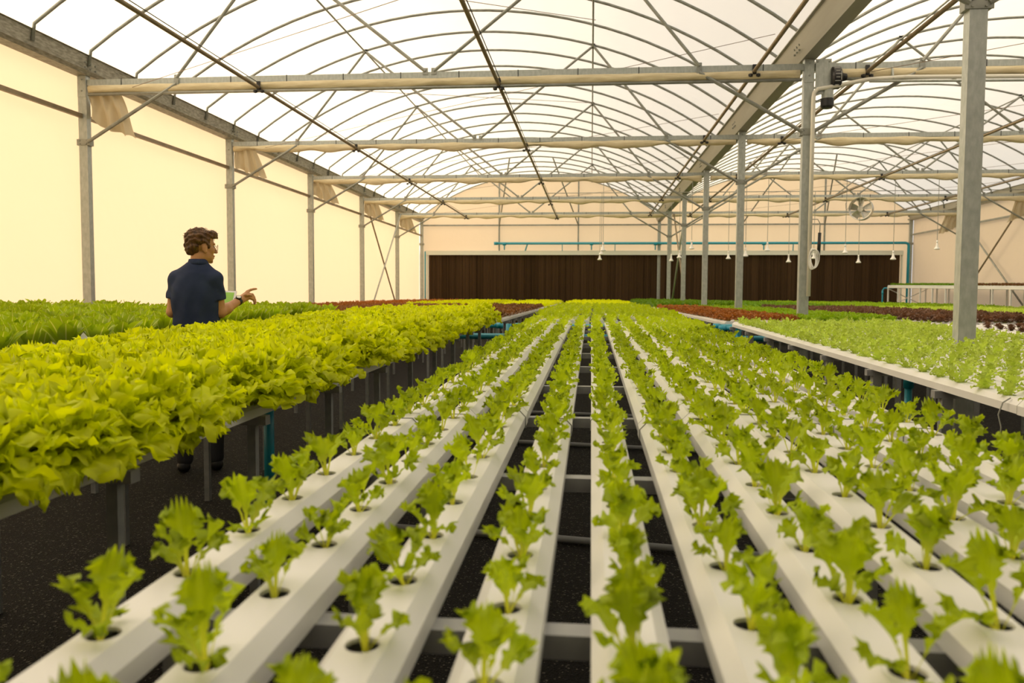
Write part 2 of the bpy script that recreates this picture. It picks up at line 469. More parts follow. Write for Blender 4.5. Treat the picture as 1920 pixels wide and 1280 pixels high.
# gutters -------------------------------------------------------------------
def gutter(px, label, side):
    t = thing('roof_gutter', label, 'gutter', (px, YF, ZG0), group='roof gutters')
    L = YB - YF
    if side == 0:
        prof = [(-0.09, 0), (0.09, 0), (0.20, 0.27), (0.24, 0.27), (0.24, 0.285), (0.185, 0.285), (0.08, 0.015), (-0.08, 0.015), (-0.185, 0.285), (-0.24, 0.285), (-0.24, 0.27), (-0.20, 0.27)]
    else:
        s = 1 if side > 0 else -1
        prof = [(-0.10 * s, 0), (0.10 * s, 0), (0.14 * s, 0.05), (0.05 * s, 0.06), (0.09 * s, 0.28), (0.12 * s, 0.29), (0.10 * s, 0.30), (-0.10 * s, 0.30)]
        if s < 0: prof = prof[::-1]
    link('channel_profile', MB().extrude_y(prof, 0, L).mesh('gutter_profile', M['galv_dark' if side > 0 else 'gutter_steel']), t)
    for k in KS:
        mb = MB()
        y = post_y(k) - YF
        for yy in (-0.12, 0.0, 0.12):
            for zz in (0.10, 0.17):
                for sx in ((-1, 1) if side == 0 else (side,)):
                    cx = sx * (0.145 if side == 0 else 0.10)
                    mb.tube([(cx, y + yy, zz), (cx + sx * 0.025, y + yy, zz - 0.006)], 0.014, 6)
        link('joint_bolts', mb.mesh('joint_bolts', M['tube']), t)
gutter(XL, 'long mottled steel gutter beam along the top of the left wall', 1)
gutter(XM, 'long steel valley gutter beam between the two roof bays', 0)
gutter(XR, 'long steel gutter beam along the top of the right wall', -1)

# roof arches -----------------------------------------------------------------
def arch_pts(inset=0.12, n=28):
    h = BAY / 2 - inset
    mid = [(h * (2 * i / n - 1), 0, arch_z(h * (2 * i / n - 1))) for i in range(n + 1)]
    return [(-h - 0.03, 0, 4.60)] + mid + [(h + 0.03, 0, 4.60)]
arch_me = MB().tube(arch_pts(), 0.024, 8).mesh('roof_arch', M['tube'], True)
NA0, NA1 = -5, 19
for b, bn in ((0, 'left'), (1, 'right')):
    cx = XL + BAY * (b + 0.5)
    for j in range(NA0, NA1 + 1):
        y = Y0 + 1.2 * j
        if y > YB - 0.2: continue
        o = link('roof_arch', arch_me, None, (cx, y, 0))
        tag(o, f'curved steel roof arch in the {bn} bay, {ordw(j - NA0 + 1)} from the near end', 'roof arch', 'roof arches')
    o = link('roof_arch', arch_me, None, (cx, YB - 0.03, 0))
    tag(o, f'thin curved steel roof arch in the {bn} bay against the far gable wall', 'roof arch', 'roof arches')
    # film fixing lines between arches
    for side, xo in ((-1, -BAY * 0.22), (1, BAY * 0.22)):
        o = link('purlin_pipe', MB().tube([(cx + xo, 2.0, arch_z(xo) - 0.05), (cx + xo, YB - 0.05, arch_z(xo) - 0.05)], 0.017, 8).mesh('purlin_pipe', M['tube'], True))
        tag(o, f'thin purlin pipe under the arches, {"left" if side < 0 else "right"} side of the {bn} bay', 'pipe', 'roof purlins')

# trusses: beam, webs, knee braces ------------------------------------------
def flat_end_tube(mb, p, q, r):
    mb.tube([p, q], r, 8)
    p, q = Vector(p), Vector(q); t = (q - p).normalized()
    for a in (p, q):
        mb.box(a, (0.07, 0.012, 0.09))
beam_me = MB().box((0, 0, 0), (BAY - 0.14, 0.07, 0.085)).mesh('beam', M['galv'])
webs = []
for a, bq in (((-3.7, ZB + 0.04), (-2.27, arch_z(2.27) - 0.03)), ((-2.27, arch_z(2.27) - 0.03), (-0.06, ZB + 0.05)),
              ((0.06, ZB + 0.05), (2.27, arch_z(2.27) - 0.03)), ((2.27, arch_z(2.27) - 0.03), (3.7, ZB + 0.04))):
    mb = MB(); flat_end_tube(mb, (a[0], -0.04, a[1]), (bq[0], -0.04, bq[1]), 0.024)
    webs.append(mb.mesh('web_strut', M['tube']))
knees = []
for s in (-1, 1):
    mb = MB(); flat_end_tube(mb, (s * (BAY / 2 - 0.07), -0.05, 3.5), (s * 3.7, -0.05, ZB - 0.05), 0.026)
    knees.append(mb.mesh('knee_brace', M['tube']))
clip_me = MB()
for i in range(12):
    x = -BAY / 2 + 0.6 + i * (BAY - 1.2) / 11
    clip_me.tube([(x, -0.037, ZB - 0.045), (x, -0.037, ZB + 0.045), (x, 0.037, ZB + 0.045)], 0.006, 5)
clip_me = clip_me.mesh('hook_clips', M['dark'])
for b, bn in ((0, 'left'), (1, 'right')):
    cx = XL + BAY * (b + 0.5)
    for k in KS:
        t = thing('roof_truss', f'steel tie beam with slanted struts across the {bn} bay, {ordw(k + 2)} from near', 'truss', (cx, post_y(k), 0), group='roof trusses')
        link('tie_beam', beam_me, t, (0, 0, ZB))
        for w in webs: link('web_strut', w, t)
        for w in knees: link('knee_brace', w, t)
        link('hook_clips', clip_me, t)

# shade curtains rolled under the beams, gathered ends hanging by the posts ---
def curtain_mesh(seed, big, cx):
    r = np.random.RandomState(seed)
    n, m = 120, 10
    xs = np.linspace(-BAY / 2 + 0.1, BAY / 2 - 0.12, n)
    ph = r.rand(4) * 6
    sag = 0.012 * np.sin(xs * 2.1 + ph[0]) + 0.014 * np.sin(xs * 5.3 + ph[1]) + 0.008 * np.sin(xs * 9.7 + ph[2])
    if big: sag *= 0.35
    vs = []
    for i, x in enumerate(xs):
        for j in range(m):
            a = 2 * PI * j / m
            hy = 0.055 + 0.008 * math.sin(x * 7 + j * 2 + ph[3])
            hz = 0.062 + sag[i] * 0.5
            vs.append((x, hy * math.cos(a), ZB - 0.10 + hz * math.sin(a) - sag[i] * (1 if math.sin(a) < 0 else 0)))
    fs = [(i * m + j, i * m + (j + 1) % m, (i + 1) * m + (j + 1) % m, (i + 1) * m + j) for i in range(n - 1) for j in range(m)]
    fs += [tuple(range(m - 1, -1, -1)), tuple((n - 1) * m + j for j in range(m))]
    return mesh_np('rolled_cloth', vs, fs, M['curtain'], None, True)
def cloth_end(seed, w0, w1, drop):
    """gathered tail of cloth: folds hanging from a line, flaring to a slanted hem."""
    r = np.random.RandomState(seed)
    n, m = 40, 14
    ph = r.rand(3) * 6
    front = []
    for j in range(m):
        v = j / (m - 1)
        for i in range(n):
            u = i / (n - 1)
            w = w0 + (w1 - w0) * v ** 0.8
            x = 0.02 + u * w + 0.10 * v * u
            fold = (0.035 + 0.03 * v) * math.sin(u * 17 + ph[0] + 1.5 * math.sin(v * 3 + ph[1])) + 0.015 * math.sin(u * 41 + v * 4 + ph[2])
            z = -v * (drop * (0.55 + 0.45 * u ** 0.6) + 0.02 * math.sin(u * 23 + ph[1]))
            front.append((x, fold, z))
    fs = [(j * n + i, j * n + i + 1, (j + 1) * n + i + 1, (j + 1) * n + i) for j in range(m - 1) for i in range(n - 1)]
    return mesh_np('cloth_tail', front, fs, M['cloth'], None, True)
m_, nt_, out_ = new_mat('hanging_cloth_tail')
d_ = nt_.nodes.new('ShaderNodeBsdfDiffuse'); d_.inputs['Color'].default_value = (0.62, 0.55, 0.40, 1)
t_ = nt_.nodes.new('ShaderNodeBsdfTranslucent'); t_.inputs['Color'].default_value = (0.55, 0.46, 0.30, 1)
x_ = nt_.nodes.new('ShaderNodeMixShader'); x_.inputs[0].default_value = 0.35
nt_.links.new(d_.outputs[0], x_.inputs[1]); nt_.links.new(t_.outputs[0], x_.inputs[2]); nt_.links.new(x_.outputs[0], out_.inputs[0])
M['cloth'] = m_
for b, bn in ((0, 'left'), (1, 'right')):
    cx = XL + BAY * (b + 0.5)
    for k in range(0, 5):
        t = thing('shade_curtain', f'cream shade curtain rolled up under the {ordw(k + 1)} visible beam of the {bn} bay', 'curtain', (cx, post_y(k) - 0.02, 0), group='rolled shade curtains')
        link('rolled_cloth', curtain_mesh(10 * b + k, k == 0, cx), t)
        if k == 0:
            link('lower_pipe', MB().tube([(-BAY / 2 + 0.1, -0.03, ZB - 0.175), (BAY / 2 - 0.1, -0.03, ZB - 0.175)], 0.022, 8).mesh('lower_pipe', M['tube'], True), t)
        big = 1.0 if k == 0 else 0.86
        if b == 0:
            link('cloth_tail', cloth_end(30 + k, 0.42, 0.58, 0.74 * big), t, (-BAY / 2 + 0.06, 0.04, ZB - 0.06))
        else:
            link('cloth_tail', cloth_end(50 + k, 0.42, 0.55, 0.75), t, (BAY / 2 - 0.06, 0.04, ZB - 0.06), (0, 0, PI))

# pipes running the length of the house at beam height -------------------------
for i, (x, z, r) in enumerate(((-4.74, ZB - 0.13, 0.026), (-1.30, ZB - 0.16, 0.026), (2.15, ZB - 0.05, 0.026), (3.61, ZB - 0.09, 0.026), (7.1, ZB - 0.12, 0.026), (10.6, ZB - 0.1, 0.026))):
    t = thing('curtain_drive_pipe', f'brown steel drive pipe running away under the tie beams, {ordw(i + 1)} from the left', 'pipe', (x, 3.0, z), group='curtain drive pipes')
    link('pipe', MB().tube([(0, 0, 0), (0, post_y(4) + 0.6 - 3.0, 0)], r, 8).mesh('drive_pipe', M['brown_tube'], True), t)
    link('guide_wire', MB().tube([(0.03, 0, 0.045), (0.03, post_y(4) - 3.0, 0.045)], 0.006, 5).mesh('guide_wire', M['dark'], True), t)
    for k in KS:
        mb = MB()
        y = post_y(k) - 3.0 - 0.07
        mb.box((0, y, 0.02), (0.05, 0.03, 0.13))
        for sx in (-1, 1):
            mb.lathe([(0.004, -0.03), (0.03, -0.02), (0.03, 0.01), (0.004, 0.02)], (sx * 0.05, y, -0.05), 8)
        link('pulley', mb.mesh('pulley', M['dark']), t)

# thin stay wires crossing between the beams
wi = 0
for b, bn in ((0, 'left'), (1, 'right')):
    for k in range(-1, 4):
        for s in (0, 1):
            cx = XL + BAY * (b + 0.5)
            xa, xb = cx - 2.3, cx + 2.3
            ya, yb = post_y(k), post_y(k + 1)
            wi += 1
            p, q = ((xa, ya, ZB - 0.1), (xb, yb, ZB + 0.7)) if s == 0 else ((xb + 2.4, ya, ZB + 0.45), (xa - 2.2, yb, ZB - 0.1))
            o = link('stay_wire', MB().tube([p, q], 0.0045, 5).mesh('stay_wire', M['wire'], True))
            tag(o, f'hair-thin stay wire slanting {"right" if s == 0 else "left"} after the {ordw(k + 2)} beam of the {bn} bay', 'wire', 'stay wires')

# wall rails and cross braces ---------------------------------------------------
o = link('wall_rail', MB().bar((XL - 0.02, YF, 3.88), (XL - 0.02, YB - 0.1, 3.88), 0.05, 0.06).mesh('wall_rail', M['brown_tube']))
tag(o, 'brown horizontal film rail along the left wall', 'rail')
o = link('wall_rail', MB().bar((XR + 0.02, YF, 3.86), (XR + 0.02, YB - 0.1, 3.86), 0.05, 0.06).mesh('wall_rail', M['tube']))
tag(o, 'steel horizontal film rail along the right wall', 'rail')
def brace(p, q, label, mat):
    o = link('diagonal_brace', MB().tube([p, q], 0.028, 8).mesh('diagonal_brace', M[mat], True))
    tag(o, label, 'brace', 'diagonal braces')
brace((XL + 0.08, 25.9, 4.35), (XL + 0.08, 30.4, 0.55), 'dark diagonal brace falling away from the viewer on the left wall', 'brown_tube')
brace((XL + 0.14, 30.5, 4.35), (XL + 0.14, 26.0, 0.55), 'light diagonal brace crossing the dark one on the left wall', 'galv')
brace((XM + 0.08, 25.9, 4.3), (XM + 0.08, 30.4, 0.7), 'light diagonal brace between the farthest middle posts', 'galv')
brace((XM + 0.16, 30.5, 4.3), (XM + 0.16, 26.0, 0.7), 'dark diagonal brace crossing the light one between the farthest middle posts', 'brown_tube')
brace((XR - 0.08, 30.6, 4.35), (XR - 0.08, 25.8, 0.95), 'grey diagonal brace on the right wall falling to the right', 'tube')
brace((XR - 0.14, 25.8, 4.35), (XR - 0.14, 30.6, 0.75), 'dark diagonal brace on the right wall rising to the right', 'brown_tube')

# back gable frame, cooling pad, its gutter and pipes -----------------------------
o = link('gable_rail', MB().bar((XL, YB - 0.02, 4.32), (XR, YB - 0.02, 4.32), 0.05, 0.06).mesh('gable_rail', M['tube']))
tag(o, 'thin horizontal steel rail across the far gable wall', 'rail')
for i, x in enumerate((-4.0, -0.57, 6.3, 9.7)):
    cx = XL + BAY * (0.5 if x < XM else 1.5)
    o = link('gable_mullion', MB().bar((x, YB - 0.03, 3.2), (x, YB - 0.03, arch_z(x - cx)), 0.07, 0.06).mesh('gable_mullion', M['tube']))
    tag(o, f'upright steel bar on the far gable wall, {ordw(i + 1)} from the left', 'post', 'gable uprights')
    dx = (0.9 if (x - cx) < 0 else -0.9)
    o = link('gable_strut', MB().tube([(x, YB - 0.06, 4.3), (x + dx, YB - 4.6, arch_z(x + dx - cx) - 0.03)], 0.027, 8).mesh('gable_strut', M['tube'], True))
    tag(o, f'slanted strut from the roof to the {ordw(i + 1)} gable upright from the left', 'brace', 'gable struts')
PX0, PX1 = -7.1, 12.75
PZ0, PZ1 = 0.0, 3.04
pad = thing('cooling_pad', 'long dark brown corrugated cooling pad across the far wall', 'cooling pad', ((PX0 + PX1) / 2, YB, 0))
npad = 66
pw = (PX1 - PX0) / npad
vs, fs = [], []
nr = 10
for i in range(nr + 1):
    x = -pw / 2 + pw * i / nr
    d = -0.10 if i % 2 else -0.085
    if i in (0, nr): d = -0.07
    vs += [(x, d, PZ0), (x, d, PZ1)]
for i in range(nr): fs.append((2 * i, 2 * i + 2, 2 * i + 3, 2 * i + 1))
b0 = len(vs)
vs += [(-pw / 2, 0.05, PZ0), (-pw / 2, 0.05, PZ1), (pw / 2, 0.05, PZ0), (pw / 2, 0.05, PZ1)]
fs += [(0, 1, b0 + 1, b0), (2 * nr, b0 + 2, b0 + 3, 2 * nr + 1), (b0, b0 + 1, b0 + 3, b0 + 2)]
pad_me = mesh_np('pad_panel', vs, fs, M['pad'])
for i in range(npad):
    link('pad_panel', pad_me, pad, (-(PX1 - PX0) / 2 + pw * (i + 0.5), rnd.uniform(-0.006, 0.006), 0))
t = thing('pad_gutter', 'pale horizontal water gutter along the top of the brown cooling pad', 'gutter', ((PX0 + PX1) / 2, YB - 0.08, PZ1))
link('trough', MB().box((0, 0, 0.085), (PX1 - PX0 + 0.2, 0.2, 0.17)).mesh('trough', M['pad_white']), t)
link('lip', MB().box((0, -0.11, 0.01), (PX1 - PX0 + 0.2, 0.03, 0.05)).mesh('lip', M['pad_white']), t)
t = thing('end_post', 'blue and white upright post at the left end of the cooling pad', 'post', (PX0 - 0.06, YB - 0.12, PZ0))
link('upright', MB().box((0, 0, (PZ1 + 0.15 - PZ0) / 2), (0.06, 0.08, PZ1 + 0.15 - PZ0)).mesh('upright', M['pad_white']), t)
link('pipe', MB().tube([(-0.09, -0.02, 0), (-0.09, -0.02, PZ1 + 0.15 - PZ0)], 0.03, 8).mesh('pipe', M['blue'], True), t)
t = thing('end_post', 'white upright post at the right end of the cooling pad', 'post', (PX1 + 0.06, YB - 0.12, PZ0))
link('upright', MB().box((0, 0, (PZ1 + 0.15 - PZ0) / 2), (0.06, 0.08, PZ1 + 0.15 - PZ0)).mesh('upright', M['pad_white']), t)
t = thing('water_pipe', 'blue water pipe above the cooling pad turning down at the right end', 'pipe', (0, YB - 0.22, 0))
link('main_pipe', MB().tube([(-4.1, 0, 3.52), (12.9, 0, 3.52), (13.0, 0, 3.49), (13.03, 0, 3.4), (13.03, 0, 0.3)], 0.055, 10).mesh('main_pipe', M['blue'], True), t)
link('end_cap', MB().tube([(-4.2, 0, 3.52), (-4.05, 0, 3.52)], 0.07, 10).mesh('end_cap', M['blue'], True), t)
for i, x in enumerate((-3.75, -2.75, -1.25, 0.0, 1.0, 2.7, 3.9, 4.9, 6.1, 7.2, 8.4, 9.5)):
    mb = MB()
    if i in (0, 3, 5, 9):
        mb.tube([(x, 0, 3.52), (x, 0, 3.24)], 0.028, 8); mb.tube([(x - 0.07, 0, 3.5), (x + 0.07, 0, 3.5)], 0.068, 8)
    else:
        mb.bar((x, 0, 3.5), (x - (0.1 if i == 1 else 0), 0.05, 3.2), 0.07, 0.03)
    link('support', mb.mesh('pipe_support', M['blue']), t)

# ------------------------------------------------------------------ growing tables
SL = 0.0145
def zt1(y): return 0.845 + SL * y         # table top height in the near block
HOLE_R, HPITCH = 0.0225, 0.2225
def channel_mesh(L, holes, hw=0.052, ht=0.031, drop=0.022, h=0.055):
    """growing channel along +y from 0: flat top with round holes, sloped shoulders, short sides."""
    V, F = [], []
    def q(*pts):
        o = len(V); V.extend(pts); F.append(tuple(range(o, o + len(pts))))
    NSEG = 16
    ys = 0.0
    c = ht * 0.999
    for yc in holes:
        if yc - c < ys or yc + c > L: continue
        q((-ht, ys, 0), (ht, ys, 0), (ht, yc - c, 0), (-ht, yc - c, 0))
        o = len(V)
        for k in range(NSEG):
            a = 2 * PI * (k + 0.5) / NSEG
            ca, sa = math.cos(a), math.sin(a)
            m = max(abs(ca), abs(sa))
            V.append((ht * ca / m, yc + c * sa / m, 0))
        for k in range(NSEG):
            a = 2 * PI * (k + 0.5) / NSEG
            V.append((HOLE_R * math.cos(a), yc + HOLE_R * math.sin(a), 0))
        for k in range(NSEG):
            a = 2 * PI * (k + 0.5) / NSEG
            V.append((HOLE_R * math.cos(a), yc + HOLE_R * math.sin(a), -0.006))
        for k in range(NSEG):
            k2 = (k + 1) % NSEG
            F.append((o + k, o + k2, o + NSEG + k2, o + NSEG + k))
            F.append((o + NSEG + k, o + NSEG + k2, o + 2 * NSEG + k2, o + 2 * NSEG + k))
        # square corners left over by the ring
        for sx in (-1, 1):
            for sy in (-1, 1):
                a = math.atan2(sy, sx)
                k = int(((a % (2 * PI)) / (2 * PI)) * NSEG - 0.5) % NSEG
                F.append((o + k, len(V), o + (k + 1) % NSEG)); V.append((sx * ht, yc + sy * c, 0))
        ys = yc + c
    q((-ht, ys, 0), (ht, ys, 0), (ht, L, 0), (-ht, L, 0))
    for s in (-1, 1):
        q((s * ht, 0, 0), (s * ht, L, 0), (s * hw, L, -drop), (s * hw, 0, -drop))
        q((s * hw, 0, -drop), (s * hw, L, -drop), (s * hw, L, -h), (s * hw, 0, -h))
    q((-hw, 0, -h), (hw, 0, -h), (hw, L, -h), (-hw, L, -h))
    for y in (0, L):
        q((-hw, y, -h), (-hw, y, -drop), (-ht, y, 0), (ht, y, 0), (hw, y, -drop), (hw, y, -h))
    return mesh_np('growing_channel', V, F, M['channel'])

sleeve_prof = [(-0.0545, -0.0565), (-0.0545, -0.021), (-0.0325, 0.0022), (0.0325, 0.0022), (0.0545, -0.021), (0.0545, -0.0565)]
sleeve_me = MB().extrude_y(sleeve_prof, -0.05, 0.05).mesh('joint_sleeve', M['channel'])
seam_me = MB().extrude_y([(x * 1.012, z * 1.0 + (0.0006 if z > -0.01 else 0)) for x, z in sleeve_prof], -0.0012, 0.0012).mesh('joint_seam', M['tube'])

def table_frame(name, label, x0, x1, ya, yb, zf, first_leg, step, leg_h_extra=0.0, thick=0.032):
    """legs and cross bars; zf(y) is the height of the channel tops."""
    t = thing('table_frame', label, 'table frame', ((x0 + x1) / 2, (ya + yb) / 2, 0), group='growing table frames')
    cx, cy = (x0 + x1) / 2, (ya + yb) / 2
    w = x1 - x0
    bar_me = MB().box((0, 0, 0), (w + 0.05, 0.045, 0.036)).mesh('cross_bar', M['bar'])
    y = first_leg
    while y < yb:
        zb = zf(y) - 0.056 - 0.018
        link('cross_bar', bar_me, t, (0, y - cy, zb))
        for s in (-1, 1):
            mb = MB()
            hh = zb - 0.018
            mb.box((0, 0, hh / 2), (thick, thick, hh))
            link('leg', mb.mesh('leg', M['leg']), t, (s * (w / 2 - 0.035), y - cy, 0))
        y += step
    return t

CH = {}
def lay_channels(xs, ya, yb, slope, za, holes_for, labels, sleeves=(), group='white growing channels', share=None):
    out = []
    for i, x in enumerate(xs):
        hs = holes_for(i)
        key = (share, tuple(round(h, 3) for h in hs), round(yb - ya, 2))
        if key not in CH: CH[key] = channel_mesh(yb - ya, hs)
        o = link('growing_channel', CH[key], None, (x, ya, za), (math.atan(slope), 0, 0))
        tag(o, labels(i), 'growing channel', group)
        for k, sy in enumerate(sleeves):
            s = link('joint_sleeve', sleeve_me, o, (0, sy + 0.13 * ((i * 7) % 5 - 2) * 0.4, 0))
            link('joint_seam', seam_me, s, (0, 0.05, 0))
            link('joint_seam', seam_me, s, (0, -0.05, 0))
        out.append(o)
    return out

B1 = (-1.15, 9.85)
MX = [-0.625, -0.458, -0.282, -0.114, 0.057, 0.217, 0.376, 0.547, 0.711, 0.876, 1.045]
MH = [0.966, 0.900, 0.970, 0.882, 0.975, 0.862, 0.967, 0.898, 0.967, 0.872, 0.992]
def main_holes(i):
    h = MH[i] - B1[0]
    while h > 0.3: h -= HPITCH
    r = []
    while h < B1[1] - B1[0] - 0.08:
        r.append(h); h += HPITCH
    return r
lay_channels(MX, B1[0], B1[1], SL, zt1(B1[0]), main_holes,
             lambda i: f'white growing channel of the near centre table, {ordw(i + 1)} from the left', sleeves=(3.95, 7.9))
table_frame('centre', 'grey steel legs and cross bars under the near centre table of seedlings', -0.67, 1.09, *B1, zt1, 0.22, 0.95)

L1X = [-1.31 - 0.215 * i for i in range(6)]
hl = [0.15 + HPITCH * i for i in range(48)]
hl2 = [0.25 + HPITCH * i for i in range(48)]
lay_channels(L1X, B1[0], B1[1], SL, zt1(B1[0]), lambda i: hl if i % 2 else hl2,
             lambda i: f'white channel under the bright lettuce heads, {ordw(i + 1)} from the centre aisle', sleeves=(4.6,))
table_frame('left', 'grey steel legs and cross bars under the bright green lettuce table beside the man', -2.42, -1.26, *B1, zt1, 0.25, 0.91)
L2X = [-3.22 - 0.28 * i for i in range(7)]
L3X = [-5.42 - 0.28 * i for i in range(6)]
for X, nm in ((L2X, 'behind the man'), (L3X, 'along the left film wall')):
    lay_channels(X, 1.0, B1[1], SL, zt1(1.0), lambda i: [], lambda i: f'white channel under the cos lettuces {nm}, {ordw(i + 1)} from the man', group='channels under cos lettuces')
    table_frame('cos', f'grey steel frame under the cos lettuces {nm}', X[-1] - 0.05, X[0] + 0.05, 1.0, B1[1], zt1, 1.3, 1.2)
R1X = [1.735 + 0.168 * i for i in range(12)]
r1a = [0.10 + HPITCH * i for i in range(49)]
r1b = [0.21 + HPITCH * i for i in range(48)]
lay_channels(R1X, B1[0], B1[1], SL, zt1(B1[0]), lambda i: r1a if i % 2 else r1b,
             lambda i: f'white channel of the near right table, {ordw(i + 1)} from the centre aisle', sleeves=(4.55,))
table_frame('right', 'grey steel legs and cross bars under the near right table of young lettuces', 1.68, 3.64, *B1, zt1, 2.15, 0.96, thick=0.05)
R2X = [4.16 + 0.19 * i for i in range(11)]
lay_channels(R2X, 3.0, B1[1], SL, zt1(3.0), lambda i: r1a[:28], lambda i: f'white growing channel of sparse purple lettuces far right, {ordw(i + 1)} from its left edge', group='channels under purple lettuces')
table_frame('r2', 'grey steel frame under the sparse purple lettuces at the right edge', 4.1, 6.1, 3.0, B1[1], zt1, 3.3, 1.2)

# second and third blocks of tables, level
Z2 = 0.985
B2, B3 = (10.25, 20.9), (21.6, 34.1)
cols = {'L3': (-6.9, -5.35), 'L2': (-5.0, -3.15), 'L1': (-2.42, -1.2), 'M': (-0.69, 1.12), 'R1': (1.66, 3.75), 'R2': (4.2, 6.2), 'R3': (6.8, 8.8), 'R4': (9.2, 10.7)}
cname = {'L3': 'beside the left film wall', 'L2': 'second left of the centre', 'L1': 'just left of the centre', 'M': 'in the centre', 'R1': 'just right of the centre',
         'R2': 'second right of the centre', 'R3': 'third right of the centre', 'R4': 'fourth right of the centre'}
bname = {2: 'middle block', 3: 'farthest block'}
rows = {}
for bi, (ya, yb) in ((2, B2), (3, B3)):
    for c, (x0, x1) in cols.items():
        n = max(5, round((x1 - x0) / 0.19))
        xs = [x0 + 0.055 + (x1 - x0 - 0.11) * i / (n - 1) for i in range(n)]
        rows[(c, bi)] = xs
        lay_channels(xs, ya, yb, 0, Z2, lambda i: [], lambda i: f'white channel, {bname[bi]} table {cname[c]}, {ordw(i + 1)} from its left', group='channels of the far tables')
        table_frame(c, f'grey steel frame of the {bname[bi]} growing table {cname[c]}', x0, x1, ya, yb, lambda y: Z2, ya + 0.3, 1.15)

# blue collector pipes at the table ends and the supply pipe crossing below
for nm, x0, x1, y, z in (('near bright green lettuce', -2.5, -1.12, 9.93, zt1(9.9) - 0.07), ('near centre', -0.7, 1.15, 9.93, zt1(9.9) - 0.07), ('near right', 1.58, 3.7, 9.93, zt1(9.9) - 0.08),
                         ('middle block centre', -0.7, 1.15, 10.17, Z2 - 0.08), ('middle block right', 1.55, 3.8, 10.17, Z2 - 0.06)):
    t = thing('collector_pipe', f'blue collector pipe across the end of the {nm} table', 'pipe', ((x0 + x1) / 2, y, z), group='blue collector pipes')
    w = (x1 - x0) / 2
    link('pipe', MB().tube([(-w, 0, 0), (w, 0, 0)], 0.028, 10).mesh('pipe', M['blue'], True), t)
    for s in (-1, 1):
        link('end_cap', MB().tube([(s * w - 0.04, 0, 0), (s * w + 0.04, 0, 0)], 0.036, 10).mesh('end_cap', M['blue'], True), t)
t = thing('supply_pipe', 'long blue supply pipe crossing under the tables at the end of the near block', 'pipe', (0, 10.05, 0.78))
link('main', MB().tube([(-3.0, 0, 0), (4.0, 0, 0)], 0.038, 10).mesh('main', M['blue'], True), t)
for x, y in ((-1.02, -0.02), (-0.93, 0.25), (1.42, -0.1), (1.75, -0.25)):
    link('riser', MB().tube([(x, y, -0.78), (x, y, 0.16)], 0.035, 10).mesh('riser', M['blue'], True), t)
t = thing('drain_pipe', 'blue upright pipe under the lettuce table left of the aisle', 'pipe', (-1.9, 4.6, 0))
link('pipe', MB().tube([(0, 0, 0), (0, 0, 0.75)], 0.03, 10).mesh('pipe', M['blue'], True), t)
link('elbow', MB().tube([(0, 0, 0.68), (0, 0, 0.78)], 0.04, 10).mesh('elbow', M['blue'], True), t)
t = thing('drain_pipe', 'blue upright pipe under the right hand table of young lettuces', 'pipe', (1.95, 5.15, 0))
link('pipe', MB().tube([(0, 0, 0), (0, 0, 0.8)], 0.022, 10).mesh('pipe', M['blue'], True), t)
link('elbow', MB().tube([(0, 0, 0.74), (0, 0, 0.83)], 0.03, 10).mesh('elbow', M['blue'], True), t)
for i, (y, a) in enumerate(((2.9, -0.12), (4.1, -0.14), (5.3, -0.12), (6.8, -0.14), (8.6, -0.12))):
    dx = 1.5
    o = link('ground_hose', MB().tube([(-dx, -dx * a, 0), (-0.4, -0.4 * a + 0.02, 0), (0.5, 0.5 * a - 0.02, 0.004), (dx, dx * a, 0)], 0.02, 8).mesh('ground_hose', M['grey_pipe'], True), None, (0.25, y, 0.022))
    tag(o, f'grey water hose crossing under the centre table, {ordw(i + 1)} from the near end', 'hose', 'grey hoses')

# raised rack along the right wall
RX0, RX1, RY0, RY1 = 11.4, 12.85, 20.2, 32.5
def zrack(y): return 1.60 + SL * (y - 22.5)
rack = thing('raised_rack', 'tall white raised growing rack with many legs along the right film wall', 'rack', ((RX0 + RX1) / 2, (RY0 + RY1) / 2, 0))
cx, cy = (RX0 + RX1) / 2, (RY0 + RY1) / 2
y = RY0 + 0.05
k = 0
while y < RY1:
    for x in (RX0 + 0.03, RX1 - 0.03):
        link('leg', MB().box((x - cx, y - cy, (zrack(y) - 0.06) / 2), (0.045, 0.045, zrack(y) - 0.06)).mesh('leg', M['white']), rack)
    link('cross_bar', MB().box((0, y - cy, zrack(y) - 0.09), (RX1 - RX0, 0.04, 0.05)).mesh('cross_bar', M['white']), rack)
    y += 1.02; k += 1
mb = MB().bar((RX0 + 0.03 - cx, RY0 - cy, zrack(RY0) - 0.075), (RX0 + 0.03 - cx, RY1 - cy, zrack(RY1) - 0.075), 0.05, 0.05)
link('side_rail', mb.mesh('side_rail', M['white']), rack)
link('diagonal', MB().tube([(RX0 - cx, RY1 - 0.1 - cy, 0.9), (RX1 - cx, RY1 - 0.1 - cy, 1.6)], 0.016, 6).mesh('diagonal', M['white']), rack)
link('diagonal', MB().tube([(RX0 - cx, RY1 - 0.13 - cy, 1.6), (RX1 - cx, RY1 - 0.13 - cy, 0.9)], 0.016, 6).mesh('diagonal', M['white']), rack)
RKX = [RX0 + 0.06 + 0.19 * i for i in range(8)]
lay_channels(RKX, RY0, RY1, SL, zrack(RY0), lambda i: [], lambda i: f'white growing channel on the tall raised rack, {ordw(i + 1)} from its left', group='channels of the raised rack')
t = thing('rack_pipe', 'blue water pipe standing at the far end of the raised rack', 'pipe', (RX0 - 0.12, RY1 + 0.15, 0))
link('pipe', MB().tube([(0, 0, 0.0), (0, 0, 1.55), (0.06, 0, 1.63), (0.4, 0, 1.64)], 0.03, 8).mesh('pipe', M['blue'], True), t)
link('collar', MB().tube([(0, 0, 1.4), (0, 0, 1.5)], 0.04, 8).mesh('collar', M['blue'], True), t)
